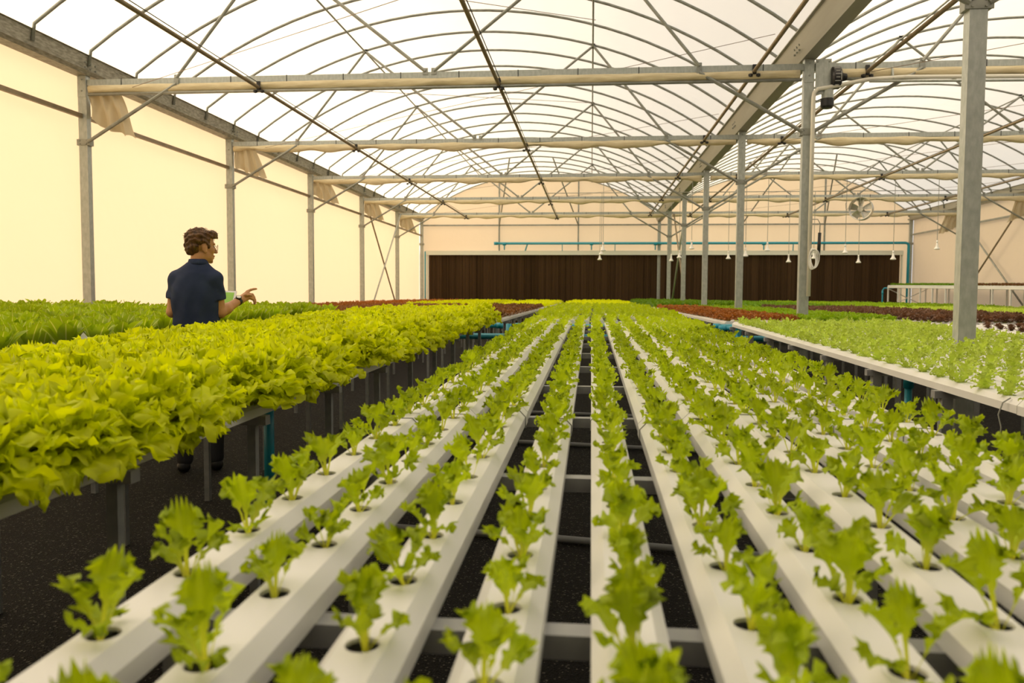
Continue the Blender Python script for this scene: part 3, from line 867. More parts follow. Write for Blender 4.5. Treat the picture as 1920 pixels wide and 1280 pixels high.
# ------------------------------------------------------------------ plants
def leaf_geo(rs, L, W, ns, nt, th0, th1, style, az, ruff=0.01, fold=0.0, base_r=0.004, twist=0.0, droop_pow=1.3, z0=0.0):
    """one leaf as a grid: s from base to tip, t across. th = lean from vertical at base and tip (radians)."""
    s = np.linspace(0, 1, ns); t = np.linspace(-1, 1, nt)
    S, T = np.meshgrid(s, t, indexing='ij')
    A = np.abs(T)
    ph = rs.rand(6) * 2 * PI
    if style == 'frisee':
        w = 0.11 + 0.89 * np.clip((S - 0.34) / 0.44, 0, 1) ** 1.4
        w = w * (1 - 0.25 * np.clip((S - 0.85) / 0.15, 0, 1))
        jag = np.abs(((S * (8.0 if ns > 10 else 5.5) + ph[0] + 0.3 * np.sign(T)) % 1.0) - 0.5) * 2 - 0.5
        w = w * (1 + 0.55 * jag * A ** 2 * (S > 0.32))
        tipj = np.abs(((T * (3.6 if ns > 10 else 2.6) + ph[1]) % 1.0) - 0.5) * 2 - 0.5
        Sl = S + S ** 6 * (0.20 * tipj - 0.20 * A ** 2)
        rz = ruff * np.clip((S - 0.3) / 0.7, 0, 1) * (A ** 1.4 * np.sin(2 * PI * 3.1 * S + ph[2] + 1.6 * np.sign(T)) + 0.8 * S ** 3 * np.sin(2 * PI * 1.5 * T + ph[3]) + 0.45 * A ** 2 * np.sin(2 * PI * 6.5 * S + ph[4]) * (ns > 10))
    elif style == 'oak':
        w = 0.20 + 0.80 * np.clip((S - 0.10) / 0.5, 0, 1) ** 0.8
        w = w * np.sqrt(np.clip(1 - np.clip((S - 0.74) / 0.27, 0, 1) ** 2.6, 0.10, 1))
        fq = 3.0 if ns < 16 else 4.2
        w = w * (1 + 0.24 * np.sin(2 * PI * fq * S + ph[0] + 0.8 * np.sign(T)) * A ** 2)
        Sl = S + 0.07 * S ** 5 * np.sin(T * (7 if ns < 16 else 10) + ph[1])
        rz = ruff * (0.2 + 0.8 * S) * (A ** 1.6 * np.sin(2 * PI * (fq - 0.6) * S + ph[2] + 1.2 * np.sign(T)) + 0.65 * S ** 3 * np.sin(2 * PI * (0.9 if ns < 16 else 1.5) * T + ph[3]))
    else:  # cos
        w = 0.22 + 0.78 * np.sin(PI * np.clip(S, 0, 1) ** 1.35 * 0.86) ** 0.9
        w = w * np.sqrt(np.clip(1 - np.clip((S - 0.72) / 0.29, 0, 1) ** 2.6, 0.02, 1))
        Sl = S
        rz = ruff * (A ** 1.5 * np.sin(2 * PI * 2.2 * S + ph[2] + 2.2 * np.sign(T)) * S + 0.0)
    th = th0 + (th1 - th0) * s ** droop_pow
    ds = L / (ns - 1)
    r = np.concatenate(([0], np.cumsum(np.sin((th[1:] + th[:-1]) / 2) * ds)))
    z = np.concatenate(([0], np.cumsum(np.cos((th[1:] + th[:-1]) / 2) * ds)))
    ext = (Sl - S) * L
    R = r[:, None] + np.sin(th)[:, None] * ext
    Z = z[:, None] + np.cos(th)[:, None] * ext
    nx, nz = -np.cos(th)[:, None], np.sin(th)[:, None]        # leaf normal (towards plant axis)
    lift = rz + fold * W * w * A ** 1.6
    X = base_r + R + nx * lift
    Zc = z0 + Z + nz * lift
    tw = twist * S
    Yc = T * W * w * np.cos(tw)
    Zc = Zc + T * W * w * np.sin(tw)
    ca, sa = math.cos(az), math.sin(az)
    V = np.stack([X * ca - Yc * sa, X * sa + Yc * ca, Zc], -1).reshape(-1, 3)
    i = np.arange(ns - 1)[:, None] * nt + np.arange(nt - 1)[None, :]
    F = np.stack([i, i + 1, i + nt + 1, i + nt], -1).reshape(-1, 4)
    UV = np.stack([(T + 1) / 2, S], -1).reshape(-1, 2)
    return V, F, UV

def join_geo(parts):
    Vs, Fs, Us, o = [], [], [], 0
    for V, F, U in parts:
        Vs.append(V); Fs.append(F + o); Us.append(U); o += len(V)
    return np.concatenate(Vs), np.concatenate(Fs), np.concatenate(Us)

def frisee_plant(seed, hi=True, size=1.0):
    rs = np.random.RandomState(seed)
    n = rs.randint(4, 7) if hi else 5
    ns, nt = (26, 15) if hi else (7, 5)
    out = []
    az0 = rs.rand() * 6.28
    for i in range(n):
        inner = i < 3
        L = (rs.uniform(0.092, 0.125) if inner else rs.uniform(0.055, 0.10)) * size
        th0 = rs.uniform(0.08, 0.35) if inner else rs.uniform(0.35, 0.75)
        th1 = th0 + (rs.uniform(0.1, 0.8) if inner else rs.uniform(0.5, 1.3))
        out.append(leaf_geo(rs, L, rs.uniform(0.026, 0.038) * size, ns, nt, th0, th1, 'frisee', az0 + i * 2.3 + rs.uniform(-0.4, 0.4), ruff=0.010 * size, fold=0.30, base_r=0.003, z0=-0.012, twist=rs.uniform(-0.3, 0.3)))
    return out

def oak_plant(seed, n=38, H=0.19, spread=0.13, ns=11, nt=9, W=0.042, upright=0.0, head=False):
    rs = np.random.RandomState(seed)
    out = []
    for i in range(n):
        q = i / (n - 1)                       # 0 inner .. 1 outer
        L = H * (0.82 + 0.25 * rs.rand()) * (1.0 - 0.10 * q)
        th0 = 0.05 + 0.75 * q - upright * 0.3 * q
        th1 = 0.35 + 1.55 * q * (1 - 0.5 * upright) + rs.uniform(-0.2, 0.25)
        if head:
            th0 = 0.02 + 0.95 * q; th1 = 0.45 + 2.15 * q + rs.uniform(-0.3, 0.3); L = H * (0.72 + 0.30 * rs.rand())
        out.append(leaf_geo(rs, L, W * rs.uniform(0.85, 1.2), ns, nt, th0, th1, 'oak', i * 2.39996 + rs.uniform(-0.3, 0.3),
                            ruff=(0.017 if head else 0.020) * W / 0.042, fold=rs.uniform(-0.30, 0.15) if head else rs.uniform(-0.2, 0.3), base_r=0.006 + 0.010 * q, twist=rs.uniform(-0.3, 0.3), droop_pow=1.5 if head else 1.2))
    return out

def cos_plant(seed, hi=True):
    rs = np.random.RandomState(seed)
    n = 18
    ns, nt = (14, 9) if hi else (8, 5)
    out = []
    for i in range(n):
        q = i / (n - 1)
        L = rs.uniform(0.19, 0.25) * (0.85 + 0.15 * q)
        th0 = 0.06 + 0.40 * q
        th1 = 0.12 + 0.85 * q ** 1.3 + rs.uniform(-0.12, 0.30)
        out.append(leaf_geo(rs, L, rs.uniform(0.033, 0.044), ns, nt, th0, th1, 'cos', i * 2.39996 + rs.uniform(-0.3, 0.3), ruff=0.007, fold=rs.uniform(0.15, 0.4), base_r=0.010, twist=rs.uniform(-0.5, 0.5), droop_pow=1.8))
    return out

def young_plant(seed, hi=True):
    rs = np.random.RandomState(seed)
    n = 8 if hi else 6
    ns, nt = (16, 7) if hi else (5, 4)
    out = []
    for i in range(n):
        q = i / (n - 1)
        L = rs.uniform(0.055, 0.085)
        th0 = 0.15 + 0.85 * q
        th1 = 0.6 + 1.1 * q + rs.uniform(-0.25, 0.25)
        out.append(leaf_geo(rs, L, rs.uniform(0.014, 0.021), ns, nt, th0, th1, 'oak', i * 2.39996 + rs.uniform(-0.4, 0.4), ruff=0.008, fold=rs.uniform(0, 0.4), base_r=0.004, z0=-0.008, twist=rs.uniform(-0.4, 0.4)))
    return out

def to_mesh(name, parts, mat):
    V, F, U = join_geo(parts)
    return mesh_np(name, V, F, M[mat], U, True)

def stuff_obj(name, label, cat, variants, places, mat):
    """many small plants joined in one object; places: (x, y, z, scale)."""
    r = np.random.RandomState(len(places))
    geo = [join_geo(v) for v in variants]
    parts = []
    for (x, y, z, sc) in places:
        V, F, U = geo[r.randint(len(geo))]
        a = r.rand() * 6.28; s = sc * r.uniform(0.85, 1.15)
        R = np.array([[math.cos(a), -math.sin(a), 0], [math.sin(a), math.cos(a), 0], [0, 0, 1]]) * s
        parts.append((V @ R.T + [x, y, z], F, U))
    V, F, U = join_geo(parts)
    o = link(name, mesh_np(name, V, F, M[mat], U, True))
    return tag(o, label, cat, kind='stuff')

# variants --------------------------------------------------------------
FR = [frisee_plant(100 + i) for i in range(9)]
FR_lo = [frisee_plant(200 + i, False) for i in range(6)]
FR_leaf = [[mesh_np('leaf', V, F, M['frisee'], U, True) for V, F, U in p] for p in FR]
FR_me = [to_mesh('frisee_seedling', p, 'frisee') for p in FR]

def put_plant(name, me_list, leaf_list, vi, loc, sc, label, cat, group, r):
    rot = (r.uniform(-0.08, 0.08), r.uniform(-0.08, 0.08), r.uniform(0, 6.28))
    if leaf_list is not None:
        o = link(name, None, None, loc, rot, sc)
        o.empty_display_size = 0.05
        for lm in leaf_list[vi]: link('leaf', lm, o)
    else:
        o = link(name, me_list[vi], None, loc, rot, sc)
    return tag(o, label, cat, group)

# 1. frilly seedlings on the near centre table
cand = []
for i, x in enumerate(MX):
    for j, h in enumerate(main_holes(i)):
        y = B1[0] + h
        if y < 0.62: continue
        cand.append((y, i, x))
cand.sort()
first = {}
rest = []
for n_, (y, i, x) in enumerate(cand):
    first[i] = first.get(i, 0) + 1
    z = zt1(y)
    sc = rnd.uniform(0.86, 1.12)
    vis = abs((x * math.cos(YAW) + y * math.sin(YAW)) / max(0.1, (y * math.cos(YAW) - x * math.sin(YAW)))) < 0.70
    if n_ < 330 and vis:
        put_plant('lettuce_seedling', FR_me, FR_leaf if y < 2.7 else None, rnd.randrange(len(FR)), (x + rnd.uniform(-0.004, 0.004), y + rnd.uniform(-0.004, 0.004), z), sc,
                  f'frilly green lettuce seedling, {ordw(i + 1)} channel from left, {ordw(first[i])} hole from near end', 'lettuce seedling', 'frilly seedlings on the centre table', rnd)
    else:
        rest.append((x, y, z, sc))
stuff_obj('frilly_seedlings', 'dense rows of frilly green seedlings at the far end of the near centre table', 'lettuce seedlings', FR_lo, rest, 'frisee')
pl = [(x, B2[0] + 0.1 + 0.2 * j + rnd.uniform(-.02, .02), Z2, rnd.uniform(1.15, 1.4)) for x in rows[('M', 2)] for j in range(52)]
stuff_obj('frilly_lettuces', 'larger frilly green lettuces covering the middle block table in the centre', 'lettuces', FR_lo, pl, 'frisee')

# 2. bright green heads left of the aisle
OK_ = [oak_plant(300 + i, n=96, H=0.195, W=0.041, ns=19, nt=11, head=True) for i in range(5)]
OK_leaf = [[mesh_np('leaf', V, F, M['oak'], U, True) for V, F, U in p] for p in OK_]
OK_me = [to_mesh('lettuce_head', p, 'oak') for p in OK_]
for i, x in enumerate(L1X):
    k = 0
    for h in (hl if i % 2 else hl2):
        y = B1[0] + h
        if y < 1.15 or y > 9.75: continue
        k += 1
        if i == 0 and (3.83 < y < 4.35 or 2.6 < y < 2.78): continue
        px = (x * math.cos(YAW) + y * math.sin(YAW)) / (y * math.cos(YAW) - x * math.sin(YAW))
        if px < -0.74: continue
        near = (i == 0 and y < 3.2) or (i == 1 and y < 2.6)
        put_plant('bright_lettuce', OK_me, OK_leaf if near else None, rnd.randrange(5), (x + rnd.uniform(-0.02, 0.03), y + rnd.uniform(-0.02, 0.02), zt1(y) - 0.005), rnd.uniform(1.08, 1.24) if i == 0 else rnd.uniform(0.98, 1.14),
                  f'bright yellow-green lettuce, {ordw(i + 1)} row from the centre aisle, {ordw(k)} from near end', 'lettuce', 'bright lettuce heads on the left table', rnd)

# 3. cos lettuces behind the man
CS = [cos_plant(400 + i) for i in range(6)]
CS_leaf = [[mesh_np('leaf', V, F, M['cos'], U, True) for V, F, U in p] for p in CS]
CS_me = [to_mesh('cos_lettuce', p, 'cos') for p in CS]
for bi, (X, nm) in enumerate(((L2X, 'behind the man'), (L3X, 'by the left wall'))):
    for i, x in enumerate(X):
        k = 0
        for j in range(40):
            y = 1.2 + 0.29 * j + (0.14 if i % 2 else 0)
            if y > 9.7: break
            px = (x * math.cos(YAW) + y * math.sin(YAW)) / (y * math.cos(YAW) - x * math.sin(YAW))
            if px < -0.68: continue
            k += 1
            put_plant('cos_lettuce', CS_me, CS_leaf if (bi == 0 and i < 3 and y < 7.5) else None, rnd.randrange(6), (x + rnd.uniform(-0.03, 0.03), y + rnd.uniform(-0.03, 0.03), zt1(y) - 0.005), rnd.uniform(0.95, 1.18),
                      f'upright cos lettuce {nm}, {ordw(i + 1)} row, {ordw(k)} from the left', 'lettuce', 'cos lettuces', rnd)

# 4. pale young lettuces on the near right table
YG = [young_plant(500 + i) for i in range(7)]
YG_lo = [young_plant(540 + i, False) for i in range(5)]
YG_leaf = [[mesh_np('leaf', V, F, M['young'], U, True) for V, F, U in p] for p in YG]
YG_me = [to_mesh('young_lettuce', p, 'young') for p in YG]
cand = []
for i, x in enumerate(R1X):
    k = 0
    for h in (r1a if i % 2 else r1b):
        y = B1[0] + h
        px = (x * math.cos(YAW) + y * math.sin(YAW)) / max(0.05, (y * math.cos(YAW) - x * math.sin(YAW)))
        vis = 0 < px < 0.66
        if vis: k += 1
        if abs(x - XM) < 0.13 and any(abs(y - post_y(kk)) < 0.13 for kk in KS): continue
        cand.append((y, i, x, k, vis))
cand.sort()
rest = []; cnt = 0
for (y, i, x, k, vis) in cand:
    z = zt1(y); sc = rnd.uniform(0.9, 1.25)
    if vis and cnt < 300:
        cnt += 1
        put_plant('young_lettuce', YG_me, YG_leaf if (i < 3 and y < 5.0) else None, rnd.randrange(7), (x, y, z), sc,
                  f'pale young lettuce, right table, {ordw(i + 1)} row from the aisle, {ordw(k)} from near', 'lettuce', 'young lettuces on the right table', rnd)
    else:
        rest.append((x, y, z, sc))
stuff_obj('young_lettuces', 'pale young lettuces filling the far end of the near right table', 'lettuces', YG_lo, rest, 'young')

# 5. smaller heads on the far tables
RD = [oak_plant(600 + i, n=16, H=0.10, W=0.028, ns=6, nt=5) for i in range(5)]
RD_lo = [oak_plant(620 + i, n=9, H=0.10, W=0.032, ns=4, nt=4) for i in range(5)]
ME = {c: [to_mesh('lettuce', p, c) for p in RD] for c in ('red', 'brown', 'purple', 'green')}
def field(xs, ya, yb, pitch, z, sc, jit=0.02):
    return [(i, j, x + rnd.uniform(-jit, jit), ya + 0.1 + pitch * j, z, sc * rnd.uniform(0.88, 1.12)) for i, x in enumerate(xs) for j in range(int((yb - ya - 0.15) / pitch))]
def crop(places, mat, name, label, group, cap, stufflabel, sname):
    places = sorted(places, key=lambda p: p[3])
    for n_, (i, j, x, y, z, s) in enumerate(places[:cap]):
        o = link(name, ME[mat][rnd.randrange(5)], None, (x, y, z), (0, 0, rnd.uniform(0, 6.28)), s)
        tag(o, label(i, j), 'lettuce', group)
    if places[cap:]:
        stuff_obj(sname, stufflabel, 'lettuces', RD_lo, [(p[2], p[3], p[4], p[5]) for p in places[cap:]], mat)
r2 = rows[('R1', 2)]
crop(field(r2[:5], *B2, 0.21, Z2, 0.95), 'red', 'red_lettuce', lambda i, j: f'rusty red lettuce past the right table, {ordw(i + 1)} row, {ordw(j + 1)} from near', 'rusty red lettuces', 200,
     'rusty red lettuces filling the far end of their table', 'red_lettuces')
crop(field(r2[5:], *B2, 0.21, Z2, 0.95), 'green', 'green_lettuce', lambda i, j: f'small green lettuce right of the red ones, {ordw(i + 1)} row, {ordw(j + 1)} from near', 'green lettuces beside the red ones', 200,
     'small green lettuces right of the rusty red ones', 'green_lettuces')
crop(field(rows[('L1', 2)], *B2, 0.21, Z2, 1.05), 'brown', 'brown_lettuce', lambda i, j: f'brown lettuce beyond the bright ones, {ordw(i + 1)} row from left, {ordw(j + 1)} from near', 'brown lettuces beyond the bright heads', 200,
     'brown lettuces filling the far end of the table beyond the bright heads', 'brown_lettuces')
pr = [p for p in field(R2X, 3.0, B1[1], 0.2225, 0, 0.52) if 0 < (p[2] * math.cos(YAW) + p[3] * math.sin(YAW)) / (p[3] * math.cos(YAW) - p[2] * math.sin(YAW)) < 0.66]
pr = [(i, j, x, y, zt1(y), s) for (i, j, x, y, z, s) in pr if rnd.random() < 0.65]
crop(pr, 'purple', 'purple_lettuce', lambda i, j: f'small purple lettuce on white channel at right, {ordw(i + 1)} row, {ordw(j + 1)} plant', 'sparse purple lettuces', 300, '', '')
crop(field(rows[('R2', 2)], *B2, 0.21, Z2, 1.05), 'purple', 'purple_lettuce', lambda i, j: f'dark purple lettuce on the far right middle table, {ordw(i + 1)} row, {ordw(j + 1)} from near', 'purple lettuces of the middle block', 150,
     'dense dark purple lettuces on the middle block table second right of the centre', 'purple_lettuces')
def far(c, b, mat, label, sc=1.0, pitch=0.24, xs=None):
    yy = {2: B2, 3: B3}[b]
    xs = xs or rows[(c, b)]
    stuff_obj('far_lettuces', label, 'lettuces', RD_lo, [(p[2], p[3], p[4], p[5]) for p in field(xs, *yy, pitch, Z2, sc)], mat)
far('L2', 2, 'brown', 'brown lettuces on the middle block table second left of the centre', 1.0)
far('L3', 2, 'red', 'rusty brown lettuces on the middle block table by the left wall', 1.1)
far('L3', 3, 'red', 'rusty brown lettuces in the farthest corner by the left wall', 1.25)
far('L2', 3, 'oak', 'bright yellow-green lettuces on the farthest table second left of the centre', 1.25)
far('L1', 3, 'oak', 'bright yellow-green lettuces on the farthest table just left of the centre', 1.25)
far('M', 3, 'oak', 'bright yellow-green lettuces on the farthest table in the centre', 1.35)
far('R1', 3, 'deepgreen', 'deep green lettuces on the farthest table just right of the centre', 1.7)
far('R2', 3, 'deepgreen', 'deep green lettuces on the farthest table second right of the centre', 1.3)
far('R3', 3, 'green', 'green lettuces on the farthest table third right of the centre', 1.3)
far('R4', 3, 'green', 'green lettuces on the farthest table fourth right of the centre', 1.2)
far('R3', 2, 'young', 'pale green lettuces on the middle block table third right of the centre', 1.0)
far('R4', 2, 'young', 'pale green lettuces on the middle block table fourth right of the centre', 1.0)
pl = [(x, RY0 + 0.2 + 0.2 * j, zrack(RY0 + 0.2 + 0.2 * j), 0.8) for x in RKX for j in range(60)]
stuff_obj('rack_seedlings', 'green lettuces at the far end on top of the raised rack', 'seedlings', RD_lo, [p for p in pl if p[1] > 25.8], 'deepgreen')
stuff_obj('rack_seedlings', 'brown lettuces at the near end on top of the raised rack', 'seedlings', RD_lo, [p for p in pl if p[1] <= 25.8], 'brown')
# ------------------------------------------------------------------ the man (signed distance shapes turned into one surface)
class SDF:
    def __init__(s, lo, hi, h):
        s.lo = np.array(lo, dtype=np.float32); s.h = h
        s.n = np.ceil((np.array(hi) - s.lo) / h).astype(int) + 1
        s.f = np.full(s.n, 0.2, dtype=np.float32)
    def _box(s, lo, hi, k):
        a = np.clip(np.floor((np.array(lo) - k - 0.03 - s.lo) / s.h).astype(int), 0, s.n - 1)
        b = np.clip(np.ceil((np.array(hi) + k + 0.03 - s.lo) / s.h).astype(int) + 1, 1, s.n)
        sl = tuple(slice(x, y) for x, y in zip(a, b))
        g = [s.lo[i] + s.h * np.arange(a[i], b[i], dtype=np.float32) for i in range(3)]
        return sl, np.meshgrid(*g, indexing='ij', sparse=True)
    def _merge(s, sl, d, k):
        c = s.f[sl]
        h = np.clip(0.5 + 0.5 * (c - d) / k, 0, 1)
        s.f[sl] = c * (1 - h) + d * h - k * h * (1 - h)
    def cone(s, p, q, r0, r1, k=0.012):
        p, q = np.array(p, float), np.array(q, float)
        m = max(r0, r1)
        sl, (X, Y, Z) = s._box(np.minimum(p, q) - m, np.maximum(p, q) + m, k)
        d = q - p; L2 = d @ d + 1e-12
        t = np.clip(((X - p[0]) * d[0] + (Y - p[1]) * d[1] + (Z - p[2]) * d[2]) / L2, 0, 1)
        D = np.sqrt((X - p[0] - t * d[0]) ** 2 + (Y - p[1] - t * d[1]) ** 2 + (Z - p[2] - t * d[2]) ** 2) - (r0 + (r1 - r0) * t)
        s._merge(sl, D.astype(np.float32), k); return s
    def ell(s, c, r, axes=None, k=0.015):
        c = np.array(c, float); r = np.array(r, float); m = r.max()
        sl, (X, Y, Z) = s._box(c - m, c + m, k)
        A = np.eye(3) if axes is None else np.array(axes, float)
        u = [(X - c[0]) * a[0] + (Y - c[1]) * a[1] + (Z - c[2]) * a[2] for a in A]
        k0 = np.sqrt(sum((ui / ri) ** 2 for ui, ri in zip(u, r)))
        k1 = np.sqrt(sum((ui / (ri * ri)) ** 2 for ui, ri in zip(u, r))) + 1e-6
        s._merge(sl, (k0 * (k0 - 1) / k1).astype(np.float32), k); return s
    def grid(s):
        g = [s.lo[i] + s.h * np.arange(s.n[i], dtype=np.float32) for i in range(3)]
        return np.meshgrid(*g, indexing='ij', sparse=True)
    def mesh(s, name, mat):
        f = s.f; n = f.shape
        ins = f < 0
        c = [ins[i:n[0] - 1 + i, j:n[1] - 1 + j, k:n[2] - 1 + k] for i in (0, 1) for j in (0, 1) for k in (0, 1)]
        cnt = sum(x.astype(np.int8) for x in c)
        act = (cnt > 0) & (cnt < 8)
        I = np.argwhere(act)
        idx = np.full(act.shape, -1, dtype=np.int32); idx[act] = np.arange(len(I))
        P = np.zeros((len(I), 3)); W = np.zeros(len(I))
        offs = [(i, j, k) for i in (0, 1) for j in (0, 1) for k in (0, 1)]
        val = {o: f[I[:, 0] + o[0], I[:, 1] + o[1], I[:, 2] + o[2]] for o in offs}
        for a in offs:
            for ax in range(3):
                if a[ax] == 1: continue
                b = list(a); b[ax] = 1; b = tuple(b)
                va, vb = val[a], val[b]
                m = (va < 0) != (vb < 0)
                t = np.where(m, va / np.where(m, va - vb, 1), 0)
                p = np.zeros((len(I), 3)) + np.array(a, float); p[:, ax] += t
                P += p * m[:, None]; W += m
        V = s.lo + s.h * (I + P / W[:, None])
        F = []
        for ax in range(3):
            o1, o2 = [(1, 2), (2, 0), (0, 1)][ax]
            sa = [slice(1, n[d] - 1) for d in range(3)]; sb = list(sa)
            sa[ax] = slice(0, n[ax] - 1); sb[ax] = slice(1, n[ax])
            A, B = ins[tuple(sa)], ins[tuple(sb)]
            E_ = np.argwhere(A != B)
            base = E_ + np.array([0 if d == ax else 1 for d in range(3)])
            sg = A[tuple(E_.T)]
            def at(d1, d2):
                q = base.copy(); q[:, o1] -= d1; q[:, o2] -= d2
                return idx[tuple(q.T)]
            q = np.stack([at(1, 1), at(0, 1), at(0, 0), at(1, 0)], -1)
            q[~sg] = q[~sg][:, ::-1]
            F.append(q)
        F = np.concatenate(F)
        F = F[(F >= 0).all(1)]
        return mesh_np(name, V, F, mat, None, True)

M['skin'] = simple('tan_skin', (0.50, 0.245, 0.105), 0.5, spec=0.35, col2=(0.54, 0.28, 0.13), nscale=30)
M['hair'] = simple('brown_hair', (0.055, 0.024, 0.008), 0.5, spec=0.5, col2=(0.17, 0.075, 0.02), nscale=60, stretch=(1, 1, 0.3), bump=0.5)
M['shirt'] = simple('navy_cotton', (0.022, 0.033, 0.075), 0.8, spec=0.2, col2=(0.030, 0.043, 0.092), nscale=9, bump=0.15)
M['trouser'] = simple('dark_grey_cloth', (0.03, 0.03, 0.035), 0.85)
M['glass_frame'] = simple('thin_metal_frame', (0.35, 0.25, 0.15), 0.3, 0.7)
M['screen'] = simple('green_tablet_screen', (0.28, 0.62, 0.06), 0.25, col2=(0.40, 0.72, 0.12), nscale=3)
M['eye'] = simple('eye', (0.05, 0.03, 0.02), 0.2)

MANLOC = Vector((-2.838, 5.602, 0.0)); MANROT = math.radians(26.6)
man = thing('person', 'man in a navy polo shirt pointing right, standing between the lettuce tables', 'person', MANLOC, (0, 0, MANROT))
SHL, SHR = (-0.136, 0.045, 1.405), (0.118, -0.045, 1.405)
ELR, WRR = (0.152, -0.015, 1.160), (0.305, 0.150, 1.255)
ELL, WRL = (-0.170, 0.035, 1.165), (-0.045, 0.255, 1.180)
hfw = np.array((math.cos(math.radians(20)), math.sin(math.radians(20)), 0)); hlf = np.array((-hfw[1], hfw[0], 0)); hup = np.array((0, 0, 1.0))
tilt = math.radians(-4)
hfw2 = hfw * math.cos(tilt) + hup * math.sin(tilt); hup2 = hup * math.cos(tilt) - hfw * math.sin(tilt)
HAX = [hfw2, hlf, hup2]
HC = np.array((0.035, 0.02, 1.640))
def hp(a, b, c): return HC + hfw2 * a + hlf * b + hup2 * c
b = SDF((-0.32, -0.20, -0.02), (0.50, 0.48, 1.80), 0.0055)
# trunk and legs (under the clothes)
b.ell((0, 0, 0.98), (0.135, 0.085, 0.13)).ell((0, 0, 1.12), (0.12, 0.08, 0.16)).ell((0, 0.0, 1.31), (0.14, 0.09, 0.15), k=0.04)
b.cone(SHL, SHR, 0.045, 0.045, 0.04)
for sx in (-1, 1):
    b.cone((sx * 0.085, 0.0, 0.92), (sx * 0.10, -0.01, 0.50), 0.072, 0.050, 0.03).cone((sx * 0.10, -0.01, 0.50), (sx * 0.105, 0.01, 0.10), 0.048, 0.036, 0.02)
    b.cone((sx * 0.105, 0.0, 0.06), (sx * 0.12, 0.13, 0.035), 0.036, 0.028, 0.02)
b.cone((0.0, 0.0, 1.42), (0.012, 0.008, 1.57), 0.060, 0.052, 0.035)
# head
b.ell(hp(-0.012, 0, 0.030), (0.094, 0.073, 0.085), HAX)
b.ell(hp(0.028, 0, -0.040), (0.058, 0.056, 0.074), HAX, 0.025)
b.ell(hp(0.042, 0, -0.085), (0.040, 0.040, 0.028), HAX, 0.02)
b.ell(hp(0.072, 0, -0.104), (0.015, 0.018, 0.013), HAX, 0.014)
b.cone(hp(0.086, 0, 0.006), hp(0.108, 0, -0.030), 0.007, 0.0115, 0.010)
for sb in (-1, 1):
    b.ell(hp(0.098, sb * 0.011, -0.034), (0.010, 0.007, 0.007), HAX, 0.006)
    b.ell(hp(0.058, sb * 0.038, -0.022), (0.024, 0.020, 0.022), HAX, 0.018)
    b.ell(hp(0.074, sb * 0.030, 0.024), (0.012, 0.024, 0.008), HAX, 0.012)
    b.ell(hp(-0.004, sb * 0.074, -0.012), (0.021, 0.009, 0.033), HAX, 0.006)
    b.ell(hp(0.004, sb * 0.075, -0.040), (0.011, 0.008, 0.013), HAX, 0.005)
b.ell(hp(0.088, 0, -0.062), (0.011, 0.022, 0.007), HAX, 0.006)
b.ell(hp(0.084, 0, -0.077), (0.011, 0.019, 0.007), HAX, 0.006)
for sb in (-1, 1): b.ell(hp(0.014, sb * 0.040, -0.066), (0.030, 0.020, 0.030), HAX, 0.02)
# arms
b.cone(SHR, ELR, 0.050, 0.040, 0.02).cone(ELR, WRR, 0.042, 0.026, 0.012)
b.ell(tuple(np.array(ELR) * 0.72 + np.array(WRR) * 0.28), (0.043, 0.043, 0.040), None, 0.02)
b.cone(SHL, ELL, 0.050, 0.040, 0.02).cone(ELL, WRL, 0.041, 0.026, 0.012)
# right hand: palm, pointing index, curled fingers, thumb
KN = np.array((0.364, 0.205, 1.290))
wr = np.array(WRR); dirh = (KN - wr) / np.linalg.norm(KN - wr)
side = np.array((0.25, -0.12, -0.96)); side -= dirh * (side @ dirh); side /= np.linalg.norm(side)      # across the palm, index side is up
nrm = np.cross(dirh, side)
for q in (-0.55, 0.0, 0.55):
    b.cone(wr + side * 0.016 * q, KN + side * 0.034 * q, 0.021, 0.016, 0.010)
def finger(pts, r0, r1):
    for i in range(len(pts) - 1):
        t0, t1 = i / (len(pts) - 1), (i + 1) / (len(pts) - 1)
        b.cone(pts[i], pts[i + 1], r0 + (r1 - r0) * t0, r0 + (r1 - r0) * t1, 0.004)
k0 = KN - side * 0.028
finger([k0, k0 + np.array((0.030, 0.020, 0.014)), k0 + np.array((0.052, 0.032, 0.020)), k0 + np.array((0.072, 0.042, 0.022))], 0.0108, 0.0082)
for q, ln, dr in ((-0.008, 0.9, 0.0), (0.012, 0.85, -0.006), (0.031, 0.7, -0.012)):
    kk = KN + side * q
    finger([kk, kk + np.array((0.036, 0.018, -0.004 + dr)) * ln, kk + np.array((0.050, 0.020, -0.028 + dr)) * ln, kk + np.array((0.040, 0.010, -0.046 + dr)) * ln], 0.0106, 0.0082)
tb = wr * 0.75 + KN * 0.25 - side * 0.016 - nrm * 0.006
finger([tb, tb + np.array((0.026, -0.006, 0.010)), tb + np.array((0.050, 0.004, 0.010)), tb + np.array((0.068, 0.014, 0.004))], 0.0125, 0.0085)
# left hand under the tablet
wl = np.array(WRL); pl_ = wl + np.array((0.065, 0.035, 0.018))
for q in (-1, 0, 1):
    b.cone(wl + np.array((0, 0.012 * q, 0)), pl_ + np.array((0, 0.022 * q, -0.006 * q)), 0.018, 0.013, 0.010)
for q in (-1.4, -0.5, 0.4, 1.3):
    kk = pl_ + np.array((0.0, 0.018 * q, -0.005 * q))
    finger([kk, kk + np.array((0.034, 0.014, 0.004)), kk + np.array((0.062, 0.02, 0.018))], 0.0095, 0.0075)
finger([wl + np.array((0.02, -0.012, 0.012)), wl + np.array((0.05, -0.018, 0.038)), wl + np.array((0.082, -0.004, 0.050))], 0.012, 0.009)
link('body', b.mesh('body', M['skin']), man)

